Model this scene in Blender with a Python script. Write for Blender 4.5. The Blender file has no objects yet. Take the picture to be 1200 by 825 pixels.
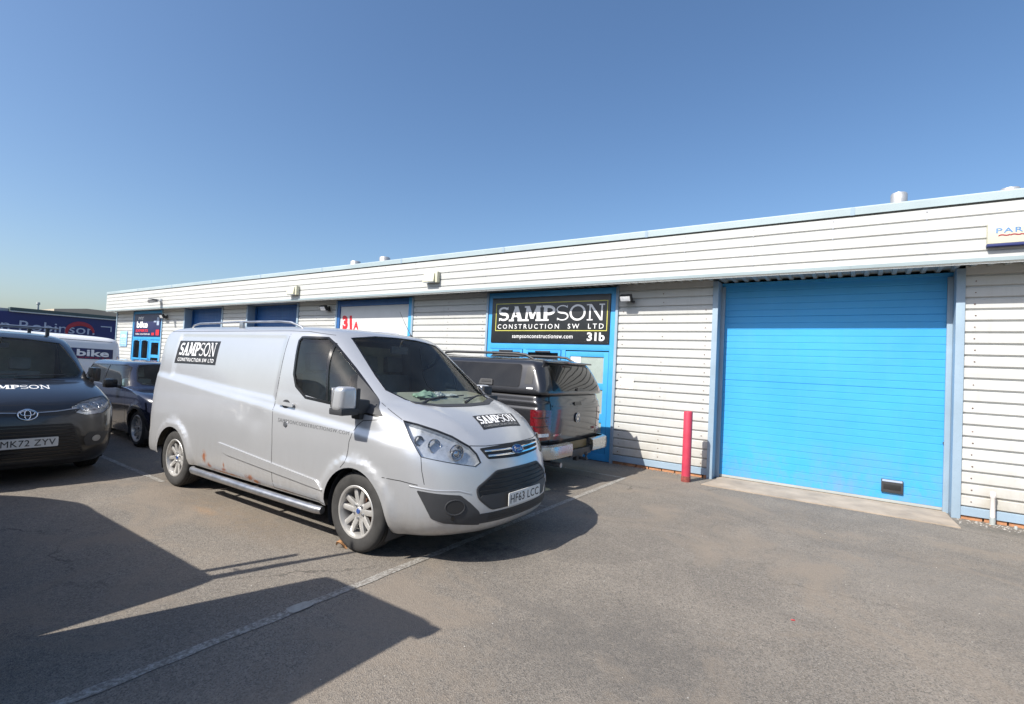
import bpy, bmesh, math, random
import numpy as np
from mathutils import Vector, Matrix
from mathutils.bvhtree import BVHTree
R = math.radians
random.seed(7)
S = bpy.context.scene
COL = S.collection

# ------------------------------------------------------------------ camera
cam_d = bpy.data.cameras.new('camera'); cam = bpy.data.objects.new('camera', cam_d); COL.objects.link(cam)
CAM_H, YAW, PITCH, ROLL = 1.644, 0.6007, 0.0293, 0.0495
fw = Vector((-math.sin(YAW)*math.cos(PITCH), math.cos(YAW)*math.cos(PITCH), math.sin(PITCH)))
rt = fw.cross(Vector((0, 0, 1))).normalized(); up = rt.cross(fw)
r2 = rt*math.cos(ROLL)+up*math.sin(ROLL); u2 = up*math.cos(ROLL)-rt*math.sin(ROLL)
cam.matrix_world = Matrix(((r2.x, u2.x, -fw.x, 0), (r2.y, u2.y, -fw.y, 0), (r2.z, u2.z, -fw.z, CAM_H), (0, 0, 0, 1)))
cam_d.sensor_fit = 'HORIZONTAL'; cam_d.sensor_width = 36; cam_d.lens = 593.9/1200*36
cam_d.clip_start = 0.05; cam_d.clip_end = 3000
S.camera = cam

# ------------------------------------------------------------------ world, sun, exposure
SUN_DIR = Vector((0.33, 1.0, -1.04)).normalized()      # the way the light travels
elev = math.asin(-SUN_DIR.z)
w = bpy.data.worlds.new('World'); S.world = w; w.use_nodes = True
nt = w.node_tree; nt.nodes.clear()
sky = nt.nodes.new('ShaderNodeTexSky'); sky.sky_type = 'NISHITA'; sky.sun_disc = False
sky.sun_elevation = elev
sky.sun_rotation = math.atan2(-SUN_DIR.x, -SUN_DIR.y)
sky.air_density = 1.0; sky.dust_density = 2.0; sky.ozone_density = 3.0; sky.altitude = 20
bg = nt.nodes.new('ShaderNodeBackground'); bg.inputs['Strength'].default_value = 0.122
ow = nt.nodes.new('ShaderNodeOutputWorld')
hs = nt.nodes.new('ShaderNodeHueSaturation'); hs.inputs['Saturation'].default_value = 1.12; hs.inputs['Value'].default_value = 1.0; nt.links.new(sky.outputs[0], hs.inputs['Color']); nt.links.new(hs.outputs[0], bg.inputs['Color']); nt.links.new(bg.outputs[0], ow.inputs['Surface'])
sun_d = bpy.data.lights.new('sun', 'SUN'); sun_d.energy = 5.0; sun_d.angle = R(0.5); sun_d.color = (1.0, 0.95, 0.87)
sun = bpy.data.objects.new('sun', sun_d); COL.objects.link(sun)
sun.rotation_euler = SUN_DIR.to_track_quat('-Z', 'Y').to_euler()
sun.location = (0, 0, 30)
S.view_settings.view_transform = 'Standard'; S.view_settings.look = 'None'
S.view_settings.exposure = 0.52; S.view_settings.gamma = 1.0; S.view_settings.use_curve_mapping = False
try:
    S.cycles.max_bounces = 8; S.cycles.transparent_max_bounces = 16; S.cycles.caustics_reflective = False; S.cycles.caustics_refractive = False
    S.cycles.sample_clamp_indirect = 6.0
except Exception: pass

# ------------------------------------------------------------------ materials
def newmat(name):
    m = bpy.data.materials.new(name); m.use_nodes = True
    return m, m.node_tree, m.node_tree.nodes['Principled BSDF']
def node(t, typ, **kw):
    n = t.nodes.new(typ)
    for k, v in kw.items():
        if k in n.inputs.keys() if hasattr(n.inputs, 'keys') else False: n.inputs[k].default_value = v
        else: setattr(n, k, v)
    return n
def ramp(t, src, stops):
    r = t.nodes.new('ShaderNodeValToRGB'); cr = r.color_ramp
    while len(cr.elements) < len(stops): cr.elements.new(0.5)
    for e, (p, c) in zip(cr.elements, stops):
        e.position = p; e.color = (c, c, c, 1) if not hasattr(c, '__len__') else (*c, 1)
    t.links.new(src, r.inputs[0]); return r
def noise(t, scale, detail=4, rough=0.55, vec=None, dist=0.0):
    n = t.nodes.new('ShaderNodeTexNoise'); n.inputs['Scale'].default_value = scale; n.inputs['Detail'].default_value = detail
    n.inputs['Roughness'].default_value = rough; n.inputs['Distortion'].default_value = dist
    if vec is not None: t.links.new(vec, n.inputs['Vector'])
    return n
def mixc(t, fac, a, b, mode='MIX'):
    m = t.nodes.new('ShaderNodeMix'); m.data_type = 'RGBA'; m.blend_type = mode
    for i, v in ((0, fac), (6, a), (7, b)):
        if hasattr(v, 'is_output'): t.links.new(v, m.inputs[i])
        else: m.inputs[i].default_value = (*v, 1) if hasattr(v, '__len__') else v
    return m.outputs[2]
def texco(t, which='Object'):
    return t.nodes.new('ShaderNodeTexCoord').outputs[which]
def mapping(t, vec, scale=(1, 1, 1), loc=(0, 0, 0), rot=(0, 0, 0)):
    m = t.nodes.new('ShaderNodeMapping'); m.inputs['Scale'].default_value = scale; m.inputs['Location'].default_value = loc
    m.inputs['Rotation'].default_value = rot; t.links.new(vec, m.inputs['Vector']); return m.outputs[0]
def bump(t, b, h, strength=0.3, dist=0.01):
    n = t.nodes.new('ShaderNodeBump'); n.inputs['Strength'].default_value = strength; n.inputs['Distance'].default_value = dist
    t.links.new(h, n.inputs['Height']); t.links.new(n.outputs[0], b.inputs['Normal'])
def simple(name, col, rough=0.5, metal=0.0, var=0.12, scale=3.0, coat=0.0, bumpy=0.0, spec=0.5, emit=None, fine=60):
    """plain surface with a little tone variation, specks and micro relief"""
    m, t, b = newmat(name)
    co = texco(t)
    n1 = noise(t, scale, 5, .6, co); n2 = noise(t, fine, 2, .5, co)
    lo = tuple(c*(1-var) for c in col); hi = tuple(min(1, c*(1+var)) for c in col)
    c1 = mixc(t, ramp(t, n1.outputs[0], [(.3, 0), (.7, 1)]).outputs[0], lo, hi)
    c2 = mixc(t, ramp(t, n2.outputs[0], [(.55, 0), (.75, .25)]).outputs[0], c1, tuple(c*.75 for c in col))
    t.links.new(c2, b.inputs['Base Color'])
    rr = ramp(t, n1.outputs[0], [(.25, max(0, rough-.06)), (.75, min(1, rough+.08))]); t.links.new(rr.outputs[0], b.inputs['Roughness'])
    b.inputs['Metallic'].default_value = metal; b.inputs['Coat Weight'].default_value = coat
    b.inputs['Specular IOR Level'].default_value = spec
    if bumpy: bump(t, b, n2.outputs[0], bumpy, .003)
    if emit: b.inputs['Emission Color'].default_value = (*col, 1); b.inputs['Emission Strength'].default_value = emit
    return m
M = {}
def paint(name, col, metal=0.35, rough=0.38, dirt=(.25, .21, .17), dirtamt=.35, coat=.5, rust=False, low=.15, hi=.75):
    m, t, b = newmat(name); co = texco(t)
    n1 = noise(t, 2.2, 6, .65, co); n2 = noise(t, 160, 2, .5, co); n3 = noise(t, 9, 6, .7, mapping(t, co, (1, 1, .35)))
    base = mixc(t, ramp(t, n1.outputs[0], [(.3, 0), (.7, 1)]).outputs[0], tuple(c*.95 for c in col), col)
    base = mixc(t, ramp(t, n2.outputs[0], [(.45, 0), (.75, .12)]).outputs[0], base, tuple(c*.8 for c in col))
    sep = t.nodes.new('ShaderNodeSeparateXYZ'); t.links.new(co, sep.inputs[0])
    mr = t.nodes.new('ShaderNodeMapRange'); t.links.new(sep.outputs[2], mr.inputs[0])
    mr.inputs[1].default_value = low; mr.inputs[2].default_value = hi; mr.inputs[3].default_value = 1; mr.inputs[4].default_value = .06
    mul = t.nodes.new('ShaderNodeMath'); mul.operation = 'MULTIPLY'; t.links.new(mr.outputs[0], mul.inputs[0])
    t.links.new(ramp(t, n3.outputs[0], [(.35, .15), (.68, dirtamt*2)]).outputs[0], mul.inputs[1])
    base = mixc(t, mul.outputs[0], base, dirt)
    rough_s = ramp(t, mul.outputs[0], [(0, rough), (.6, min(1, rough+.35))]).outputs[0]
    metal_v = None
    if rust:
        # rust blooms along the sill, at the places where the photograph shows them
        acc = None
        for (x, z, sx, sz) in ((-2.55, .46, .11, .15), (-2.46, .38, .12, .08), (-2.14, .38, .12, .06), (-2.13, .43, .04, .08), (-1.64, .37, .20, .075), (-1.52, .35, .15, .05), (-2.1, .345, .8, .022), (-1.0, .345, .5, .016)):
            mp = mapping(t, co, (1/sx, 0, 1/sz), (-x/sx, 0, -z/sz))
            ln = t.nodes.new('ShaderNodeVectorMath'); ln.operation = 'LENGTH'; t.links.new(mp, ln.inputs[0])
            r_ = ramp(t, ln.outputs['Value'], [(.0, 1), (1.0, 0)]).outputs[0]
            if acc is None: acc = r_
            else:
                mx = t.nodes.new('ShaderNodeMath'); mx.operation = 'MAXIMUM'; t.links.new(acc, mx.inputs[0]); t.links.new(r_, mx.inputs[1]); acc = mx.outputs[0]
        nr = noise(t, 26, 8, .8, mapping(t, co, (1, 1, .6)))
        ad = t.nodes.new('ShaderNodeMath'); ad.operation = 'MULTIPLY_ADD'; t.links.new(nr.outputs[0], ad.inputs[0]); ad.inputs[1].default_value = 3.2; ad.inputs[2].default_value = -1.7
        sm = t.nodes.new('ShaderNodeMath'); sm.operation = 'ADD'; t.links.new(acc, sm.inputs[0]); t.links.new(ad.outputs[0], sm.inputs[1])
        ge = t.nodes.new('ShaderNodeMath'); ge.operation = 'MULTIPLY'; t.links.new(sm.outputs[0], ge.inputs[0]); t.links.new(acc, ge.inputs[1])
        rm = ramp(t, ge.outputs[0], [(.12, 0), (.6, 1)]).outputs[0]
        rcol = mixc(t, ramp(t, nr.outputs[0], [(.35, 0), (.65, 1)]).outputs[0], (.13, .035, .016), (.33, .12, .04))
        base = mixc(t, rm, base, rcol)
        metal_v = ramp(t, rm, [(0, metal), (1, 0)]).outputs[0]
    g = t.nodes.new('ShaderNodeNewGeometry')
    base = mixc(t, g.outputs['Backfacing'], base, (.34, .33, .30))
    t.links.new(base, b.inputs['Base Color']); t.links.new(rough_s, b.inputs['Roughness'])
    if metal_v is not None: t.links.new(metal_v, b.inputs['Metallic'])
    else: b.inputs['Metallic'].default_value = metal
    b.inputs['Coat Weight'].default_value = coat; b.inputs['Coat Roughness'].default_value = .08
    nb = noise(t, 1.7, 2, .5, co); bump(t, b, nb.outputs[0], .08, .02)
    return m
def glass(name, tint=(.55, .62, .6), refl=1.0, opaque=0.0, film=1.0):
    m = bpy.data.materials.new(name); m.use_nodes = True; t = m.node_tree; t.nodes.clear()
    out = t.nodes.new('ShaderNodeOutputMaterial'); tr = t.nodes.new('ShaderNodeBsdfTransparent'); gl = t.nodes.new('ShaderNodeBsdfGlossy')
    co = t.nodes.new('ShaderNodeTexCoord').outputs['Object']; n = noise(t, 3.5, 5, .6, co)
    tc = mixc(t, ramp(t, n.outputs[0], [(.35, 0), (.7, 1)]).outputs[0], tint, tuple(c*.88 for c in tint)); t.links.new(tc, tr.inputs[0])
    gl.inputs['Roughness'].default_value = .015
    fr = t.nodes.new('ShaderNodeFresnel'); fr.inputs[0].default_value = 1.5
    mx = t.nodes.new('ShaderNodeMixShader'); fm = t.nodes.new('ShaderNodeMath'); fm.operation = 'MULTIPLY_ADD'; fm.use_clamp = True
    t.links.new(fr.outputs[0], fm.inputs[0]); fm.inputs[1].default_value = refl; fm.inputs[2].default_value = .0
    t.links.new(fm.outputs[0], mx.inputs[0]); t.links.new(tr.outputs[0], mx.inputs[1]); t.links.new(gl.outputs[0], mx.inputs[2])
    last = mx.outputs[0]
    # thin film of dust
    df = t.nodes.new('ShaderNodeBsdfDiffuse'); df.inputs[0].default_value = (.45, .44, .40, 1)
    m2 = t.nodes.new('ShaderNodeMixShader'); t.links.new(ramp(t, n.outputs[0], [(.3, .010*film+opaque), (.75, .035*film+opaque)]).outputs[0], m2.inputs[0])
    t.links.new(last, m2.inputs[1]); t.links.new(df.outputs[0], m2.inputs[2]); t.links.new(m2.outputs[0], out.inputs[0])
    return m
M['silver'] = paint('silver_paint', (.545, .555, .57), .5, .30, rust=True, dirt=(.30, .27, .23), dirtamt=.30)
M['black_paint'] = paint('black_paint', (.008, .008, .009), .0, .3, dirt=(.05, .045, .04), dirtamt=.08, coat=.9)
M['navy_paint'] = paint('navy_paint', (.010, .015, .036), .1, .22, dirtamt=.05, coat=1.0)
M['grey_paint'] = paint('dark_grey_paint', (.024, .025, .029), .35, .33, dirt=(.10, .09, .075), dirtamt=.16, coat=.8)
M['white_paint'] = paint('white_van_paint', (.72, .73, .74), .0, .4, dirtamt=.12)
M['glass'] = glass('windscreen_glass', (.92, .97, .93), .5, film=.7)
M['side_glass'] = glass('tinted_side_glass', (.66, .84, .86), 1.2)
M['dark_glass'] = glass('privacy_glass', (.05, .055, .06), 1.2)
M['plastic'] = simple('charcoal_plastic', (.032, .033, .036), .55, var=.2, bumpy=.25, fine=300)
M['gloss_black'] = simple('gloss_black', (.012, .012, .013), .2, var=.1)
M['rubber'] = simple('tyre_rubber', (.035, .034, .033), .8, var=.3, scale=12, bumpy=.3, fine=200)
M['alloy'] = simple('alloy_metal', (.55, .54, .52), .38, .6, var=.12, scale=9, fine=90)
M['chrome'] = simple('chrome', (.75, .75, .76), .12, 1.0, var=.05)
M['worn_chrome'] = simple('worn_chrome', (.42, .43, .44), .24, .95, var=.06, scale=3)
M['grille_black'] = simple('grille_black', (.010, .010, .011), .6, var=.1)
M['steel'] = simple('brushed_steel', (.42, .43, .45), .35, .9, var=.12, scale=8)
M['rust_metal'] = simple('rusty_brake_metal', (.16, .08, .05), .7, .3, var=.4, scale=20)
M['lens'] = glass('clear_lamp_lens', (.96, .97, .98), .7, film=.3)
M['lamp_inside'] = simple('lamp_reflector', (.80, .82, .84), .3, .2, var=.15, scale=25)
M['red_lens'] = simple('red_lamp_lens', (.13, .006, .010), .12, var=.35, scale=30, coat=1)
M['interior'] = simple('cabin_trim', (.36, .36, .31), .75, var=.25)
M['seat'] = simple('seat_fabric', (.20, .21, .22), .9, var=.25)
M['white'] = simple('white_print', (.78, .78, .78), .5, var=.03)
M['black'] = simple('black_print', (.014, .014, .015), .45, var=.1)
M['plate'] = simple('number_plate_white', (.66, .66, .64), .4, var=.08)
M['plate_y'] = simple('number_plate_yellow', (.15, .10, .03), .45, var=.1)
M['badge_blue'] = simple('badge_blue', (.02, .06, .22), .2, coat=1)
M['grey_print'] = simple('grey_print', (.16, .165, .17), .5, var=.05)
M['paper'] = simple('crumpled_paper', (.6, .62, .62), .7, var=.3, scale=30)
M['hiviz'] = simple('pale_green_cloth', (.35, .5, .40), .8, var=.3, scale=20)
M['yellow'] = simple('yellow_line_print', (.55, .52, .10), .5, var=.05)
M['red'] = simple('red_print', (.62, .02, .03), .45, var=.1)
M['navy_sign'] = simple('navy_sign_face', (.018, .022, .085), .4, var=.12)
M['blue_sign'] = simple('blue_fascia_sheet', (.012, .022, .12), .5, var=.15, scale=.5)
M['pale_letter'] = simple('pale_letter', (.35, .42, .55), .5, var=.1)
M['dull_red'] = simple('dull_red_print', (.30, .02, .04), .5, var=.1)

# ------------------------------------------------------------------ mesh helpers
def link(name, me, mat=None, parent=None, kind=None, loc=None, rot=None):
    o = bpy.data.objects.new(name, me); COL.objects.link(o)
    if mat is not None and me is not None and not me.materials: me.materials.append(mat)
    if parent is not None: o.parent = parent
    if kind: o['kind'] = kind
    if loc is not None: o.location = loc
    if rot is not None: o.rotation_euler = rot
    return o
def finish(bm, name, mat, parent=None, kind=None, smooth=40, loc=None, rot=None, recalc=True):
    if recalc: bmesh.ops.recalc_face_normals(bm, faces=bm.faces)
    me = bpy.data.meshes.new(name); bm.to_mesh(me); bm.free()
    if smooth:
        me.polygons.foreach_set('use_smooth', [True]*len(me.polygons))
        me.set_sharp_from_angle(angle=R(smooth))
    return link(name, me, mat, parent, kind, loc, rot)
class MB:
    def __init__(s): s.bm = bmesh.new()
    def box(s, a, b, bev=0.0, mtx=None):
        t = bmesh.new(); bmesh.ops.create_cube(t, size=1)
        sx, sy, sz = (b[i]-a[i] for i in range(3))
        for v in t.verts: v.co = Vector(((v.co.x+.5)*sx+a[0], (v.co.y+.5)*sy+a[1], (v.co.z+.5)*sz+a[2]))
        if bev: bmesh.ops.bevel(t, geom=list(t.edges), offset=min(bev, .45*min(abs(sx), abs(sy), abs(sz))), segments=2, profile=.7, affect='EDGES', clamp_overlap=True)
        if mtx: t.transform(mtx)
        s.merge(t); return s
    def merge(s, t):
        me = bpy.data.meshes.new('tmp'); t.to_mesh(me); t.free(); s.bm.from_mesh(me); bpy.data.meshes.remove(me)
    def cyl(s, a, b, r, n=20, r2=None, caps=True):
        a, b = Vector(a), Vector(b); d = b-a; t = bmesh.new()
        bmesh.ops.create_cone(t, cap_ends=caps, segments=n, radius1=r, radius2=r if r2 is None else r2, depth=d.length)
        t.transform(Matrix.Translation((a+b)/2) @ d.to_track_quat('Z', 'Y').to_matrix().to_4x4()); s.merge(t); return s
    def tube(s, pts, r, n=8, flat=1.0, caps=True, upv=None):
        pts = [Vector(p) for p in pts]; rings = []
        for i, p in enumerate(pts):
            d = (pts[min(i+1, len(pts)-1)]-pts[max(i-1, 0)]).normalized()
            u = upv or (Vector((0, 0, 1)) if abs(d.z) < .9 else Vector((0, 1, 0)))
            x = d.cross(Vector(u)).normalized(); y = x.cross(d)
            rr = r[i] if hasattr(r, '__len__') else r
            rings.append([s.bm.verts.new(p + x*rr*math.cos(2*math.pi*k/n) + y*rr*flat*math.sin(2*math.pi*k/n)) for k in range(n)])
        for i in range(len(rings)-1):
            for k in range(n): s.bm.faces.new((rings[i][k], rings[i][(k+1) % n], rings[i+1][(k+1) % n], rings[i+1][k]))
        if caps: s.bm.faces.new(rings[0][::-1]); s.bm.faces.new(rings[-1])
        return s
    def lathe(s, prof, n=48, axis='y', close=False):
        """prof: (radius, height along axis)"""
        rings = []
        for (r, h) in prof:
            ring = []
            for k in range(n):
                a = 2*math.pi*k/n
                if axis == 'y': co = (r*math.cos(a), h, r*math.sin(a))
                elif axis == 'z': co = (r*math.cos(a), r*math.sin(a), h)
                else: co = (h, r*math.cos(a), r*math.sin(a))
                ring.append(s.bm.verts.new(co))
            rings.append(ring)
        m = len(rings)
        for i in range(m if close else m-1):
            j = (i+1) % m
            for k in range(n): s.bm.faces.new((rings[i][k], rings[i][(k+1) % n], rings[j][(k+1) % n], rings[j][k]))
        return s
    def prism(s, poly, fn0, fn1):
        a = [s.bm.verts.new(fn0(*p)) for p in poly]; b = [s.bm.verts.new(fn1(*p)) for p in poly]
        s.bm.faces.new(a[::-1]); s.bm.faces.new(b); n = len(poly)
        for i in range(n): s.bm.faces.new((a[i], a[(i+1) % n], b[(i+1) % n], b[i]))
        return s
    def quad(s, *p): s.bm.faces.new([s.bm.verts.new(q) for q in p]); return s
    def build(s, name, mat, parent=None, kind=None, smooth=40, loc=None, rot=None): return finish(s.bm, name, mat, parent, kind, smooth, loc, rot)
def tag(o, label, cat, group=None, kind=None):
    o['label'] = label; o['category'] = cat
    if group: o['group'] = group
    if kind: o['kind'] = kind
    return o
def empty(name, loc, rz=0, ry=0):
    o = bpy.data.objects.new(name, None); COL.objects.link(o); o.location = loc; o.rotation_euler = (0, ry, rz); o.empty_display_size = .2
    return o
def copy_tree(o, parent=None):
    c = o.copy(); COL.objects.link(c); c.parent = parent
    for ch in list(o.children): copy_tree(ch, c)
    return c
def pchip(xs, ys, x):
    xs = np.asarray(xs, float); ys = np.asarray(ys, float); h = np.diff(xs); d = np.diff(ys)/h
    m = np.zeros_like(ys); m[0], m[-1] = d[0], d[-1]
    for i in range(1, len(xs)-1):
        if d[i-1]*d[i] > 0:
            w1, w2 = 2*h[i]+h[i-1], h[i]+2*h[i-1]; m[i] = (w1+w2)/(w1/d[i-1]+w2/d[i])
    i = np.clip(np.searchsorted(xs, x, 'right')-1, 0, len(xs)-2); t = (x-xs[i])/h[i]
    return ((2*t**3-3*t**2+1)*ys[i]+(t**3-2*t**2+t)*h[i]*m[i]+(-2*t**3+3*t**2)*ys[i+1]+(t**3-t**2)*h[i]*m[i+1])

# ------------------------------------------------------------------ lettering
def text_bm(s, bold=0.0, spacing=1.0):
    cu = bpy.data.curves.new('t', 'FONT'); cu.body = s; cu.space_character = spacing; cu.resolution_u = 3
    o = bpy.data.objects.new('t', cu); COL.objects.link(o)
    dg = bpy.context.evaluated_depsgraph_get(); me = bpy.data.meshes.new_from_object(o.evaluated_get(dg))
    bm = bmesh.new(); bm.from_mesh(me); bpy.data.objects.remove(o); bpy.data.curves.remove(cu); bpy.data.meshes.remove(me)
    if bold:   # embolden: push every outline vertex outwards
        bmesh.ops.remove_doubles(bm, verts=bm.verts, dist=.009)
        bm.normal_update()
        if sum(f.normal.z*f.calc_area() for f in bm.faces) < 0: bmesh.ops.reverse_faces(bm, faces=bm.faces)
        acc = {}
        for e in bm.edges:
            if len(e.link_faces) != 1: continue
            l = e.link_loops[0]; d = l.link_loop_next.vert.co-l.vert.co
            if d.length < 1e-6: continue
            n = Vector((d.y, -d.x, 0)).normalized()
            for v in e.verts: acc.setdefault(v, []).append(n)
        for v, ns in acc.items():
            t = sum(ns, Vector()); 
            if t.length > 1e-3:
                t.normalize(); v.co += t*bold/max(.45, min(1, t.dot(ns[0])))
    return norm_bm(bm)
def norm_bm(bm):
    xs = [v.co.x for v in bm.verts]; ys = [v.co.y for v in bm.verts]
    x0, x1, y0, y1 = min(xs), max(xs), min(ys), max(ys)
    for v in bm.verts: v.co = Vector(((v.co.x-x0)/(x1-x0), (v.co.y-y0)/(y1-y0), v.co.z))
    return bm
def glyphs(bm):
    """split a word into one mesh per character (pieces that overlap sideways stay together)"""
    seen, isl = set(), []
    for v in bm.verts:
        if v in seen: continue
        st, grp = [v], []; seen.add(v)
        while st:
            q = st.pop(); grp.append(q)
            for e in q.link_edges:
                o_ = e.other_vert(q)
                if o_ not in seen: seen.add(o_); st.append(o_)
        isl.append([min(q.co.x for q in grp), max(q.co.x for q in grp), grp])
    isl.sort(key=lambda k: k[0]); out = []
    for i in isl:
        if out and i[0] < out[-1][1]-.002: out[-1][1] = max(out[-1][1], i[1]); out[-1][2] += i[2]
        else: out.append(i)
    res = []
    for g in out:
        n = bmesh.new(); mp = {v: n.verts.new(v.co) for v in g[2]}
        for f in {f for v in g[2] for f in v.link_faces}: n.faces.new([mp[v] for v in f.verts])
        res.append(n)
    bm.free(); return res
def slab_bm(only=None):
    """the word SAMPSON in slab serif letters that thin out towards the end"""
    bm = bmesh.new(); layer = [0]; seen = {}
    def poly(pts):
        layer[0] += 1
        vs = [bm.verts.new((x, y, (layer[0] % 7)*.0001)) for x, y in pts]; bm.faces.new(vs)
    def stroke(path, wd):
        n = len(path); L, Rr = [], []
        for i, (x, y) in enumerate(path):
            a = path[max(i-1, 0)]; b = path[min(i+1, n-1)]; dx, dy = b[0]-a[0], b[1]-a[1]; l = math.hypot(dx, dy)
            ww = wd[i] if hasattr(wd, '__len__') else wd
            L.append((x-dy/l*ww/2, y+dx/l*ww/2)); Rr.append((x+dy/l*ww/2, y-dx/l*ww/2))
        layer[0] += 1; z = (layer[0] % 7)*.0001
        lv = [bm.verts.new((*p, z)) for p in L]; rv = [bm.verts.new((*p, z)) for p in Rr]
        for i in range(n-1): bm.faces.new((lv[i], rv[i], rv[i+1], lv[i+1]))
    def serif(x, y, w_, h): poly([(x-w_/2, y), (x+w_/2, y), (x+w_/2, y+h), (x-w_/2, y+h)])
    def diag(x0, y0, x1, y1, wd): poly([(x0-wd/2, y0), (x0+wd/2, y0), (x1+wd/2, y1), (x1-wd/2, y1)])
    x = 0
    for i, ch in enumerate('SAMPSON'):
        T = (.30, .27, .25, .23, .15, .13, .12)[i]; sh = (.13, .12, .12, .11, .08, .07, .07)[i]; t2 = T*(.55 if i < 4 else .7)
        if ch == 'S':
            W = .78; a = T*.62; pts = []; ws = []
            rx, ry = W/2-a/2, .25-a/4
            for k in range(19):
                th = R(35+ k*(235-0)/18); pts.append((x+W/2+rx*math.cos(th), 1-a/2-ry+ry*math.sin(th)))
            base = pts[:]
            low = [(2*(x+W/2)-px_, 1-py_) for px_, py_ in base][::-1]
            path = base[:-1] + [((base[-1][0]+low[0][0])/2, (base[-1][1]+low[0][1])/2)] + low[1:]
            n = len(path); ws = [a*(.72+.45*math.exp(-((k-n/2)/6)**2)) for k in range(n)]
            stroke(path, ws)
            poly([(path[0][0]-.0, path[0][1]-.04), (path[0][0]+a*.42, path[0][1]-.04), (path[0][0]+a*.42, .99), (path[0][0]+.0, .93)])
            poly([(path[-1][0]-a*.42, .01), (path[-1][0], .07), (path[-1][0], path[-1][1]+.04), (path[-1][0]-a*.42, path[-1][1]+.04)])
        elif ch == 'A':
            W = 1.0; c = x+W*.48
            diag(x+.17, 0, c, 1, t2); diag(x+W-.2, 0, c, 1, T); poly([(x+.25, .28), (x+W-.28, .28), (x+W-.28, .28+sh*.9), (x+.25, .28+sh*.9)])
            serif(x+.16, 0, .36, sh); serif(x+W-.19, 0, .42, sh)
        elif ch == 'M':
            W = 1.22
            diag(x+.17, 0, x+.24, 1, t2); diag(x+W-.2, 0, x+W-.26, 1, T); diag(x+W/2-.02, .15, x+.27, 1, T*.9); diag(x+W/2-.02, .15, x+W-.28, 1, t2)
            serif(x+.17, 0, .36, sh); serif(x+W-.2, 0, .42, sh); serif(x+.2, 1-sh, .30, sh); serif(x+W-.22, 1-sh, .34, sh)
        elif ch == 'P':
            W = .86
            diag(x+.22, 0, x+.22, 1, T); serif(x+.22, 0, .44, sh); serif(x+.16, 1-sh, .3, sh)
            a = T*.75; pts = [(x+.2, 1-a/2)]+[(x+.42+(W-.42-a/2)*math.sin(R(k*15)), .68+(.32-a/2)*math.cos(R(k*15))) for k in range(0, 13)]+[(x+.2, .36+a/2)]
            stroke(pts, a)
        elif ch == 'O':
            W = .98; stroke([(x+W/2+(W/2-T/2)*math.cos(R(k*12)), .5+(.5-T*.4)*math.sin(R(k*12))) for k in range(31)], T*.9)
        else:
            W = 1.05
            diag(x+.2, 0, x+.2, 1, t2); diag(x+W-.16, 0, x+W-.16, 1, t2); diag(x+W-.18, 0, x+.22, 1, T*1.2)
            serif(x+.2, 0, .34, sh); serif(x+.14, 1-sh, .28, sh); serif(x+W-.16, 1-sh, .32, sh)
        for v in bm.verts:
            if v not in seen: seen[v] = i
        x += W+(.02 if i < 3 else .05)
    norm_bm(bm)
    if only is not None: bmesh.ops.delete(bm, geom=[v for v, k in seen.items() if k != only], context='VERTS')
    return bm
def flat_text(name, bm, org, U, V, wd, ht, mat, parent, off=.004, thick=.0025, shear=0.0):
    """lettering laid on a flat face: org = lower left corner, U/V unit axes along the face"""
    U, V = Vector(U), Vector(V); N = U.cross(V); org = Vector(org)
    for v in bm.verts:
        u, v_, z = v.co; v.co = org+U*(u*wd+shear*v_*ht)+V*(v_*ht)+N*(off+thick+z)
    extrude_skirt(bm, N*(-thick))
    return finish(bm, name, mat, parent, smooth=0, recalc=False)
def extrude_skirt(bm, vec_or_map):
    es = [e for e in bm.edges if len(e.link_faces) == 1]; mp = {}
    for e in es:
        for v in e.verts:
            if v not in mp: mp[v] = bm.verts.new(v.co+(vec_or_map if isinstance(vec_or_map, Vector) else vec_or_map[v]))
    for e in es:
        l = e.link_loops[0]; a, b = l.vert, l.link_loop_next.vert
        try: bm.faces.new((b, a, mp[a], mp[b]))
        except ValueError: pass

# ------------------------------------------------------------------ vehicle body tools
class Frame:
    def __init__(s, U, V, W): s.U, s.V, s.W = Vector(U).normalized(), Vector(V).normalized(), Vector(W).normalized()
    def uv(s, co): return co.dot(s.U), co.dot(s.V)
RS = Frame((1, 0, 0), (0, 0, 1), (0, 1, 0))      # seen from the right side (y negative)
LS = Frame((-1, 0, 0), (0, 0, 1), (0, -1, 0))
FR = Frame((0, 1, 0), (0, 0, 1), (-1, 0, 0))     # seen from the front
BK = Frame((0, -1, 0), (0, 0, 1), (1, 0, 0))
TP = Frame((0, 1, 0), (-1, 0, 0), (0, 0, -1))    # seen from above, front edge down
def oblique(deg, tilt=0):
    """looking at the corner from azimuth deg (0 = front, -90 = right side)"""
    a = R(deg); d = Vector((math.cos(a)*math.cos(R(tilt)), math.sin(a)*math.cos(R(tilt)), math.sin(R(tilt))))
    Wv = -d; U = Vector((0, 0, 1)).cross(d).normalized(); V = d.cross(U)
    return Frame(U, V, Wv)
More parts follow.
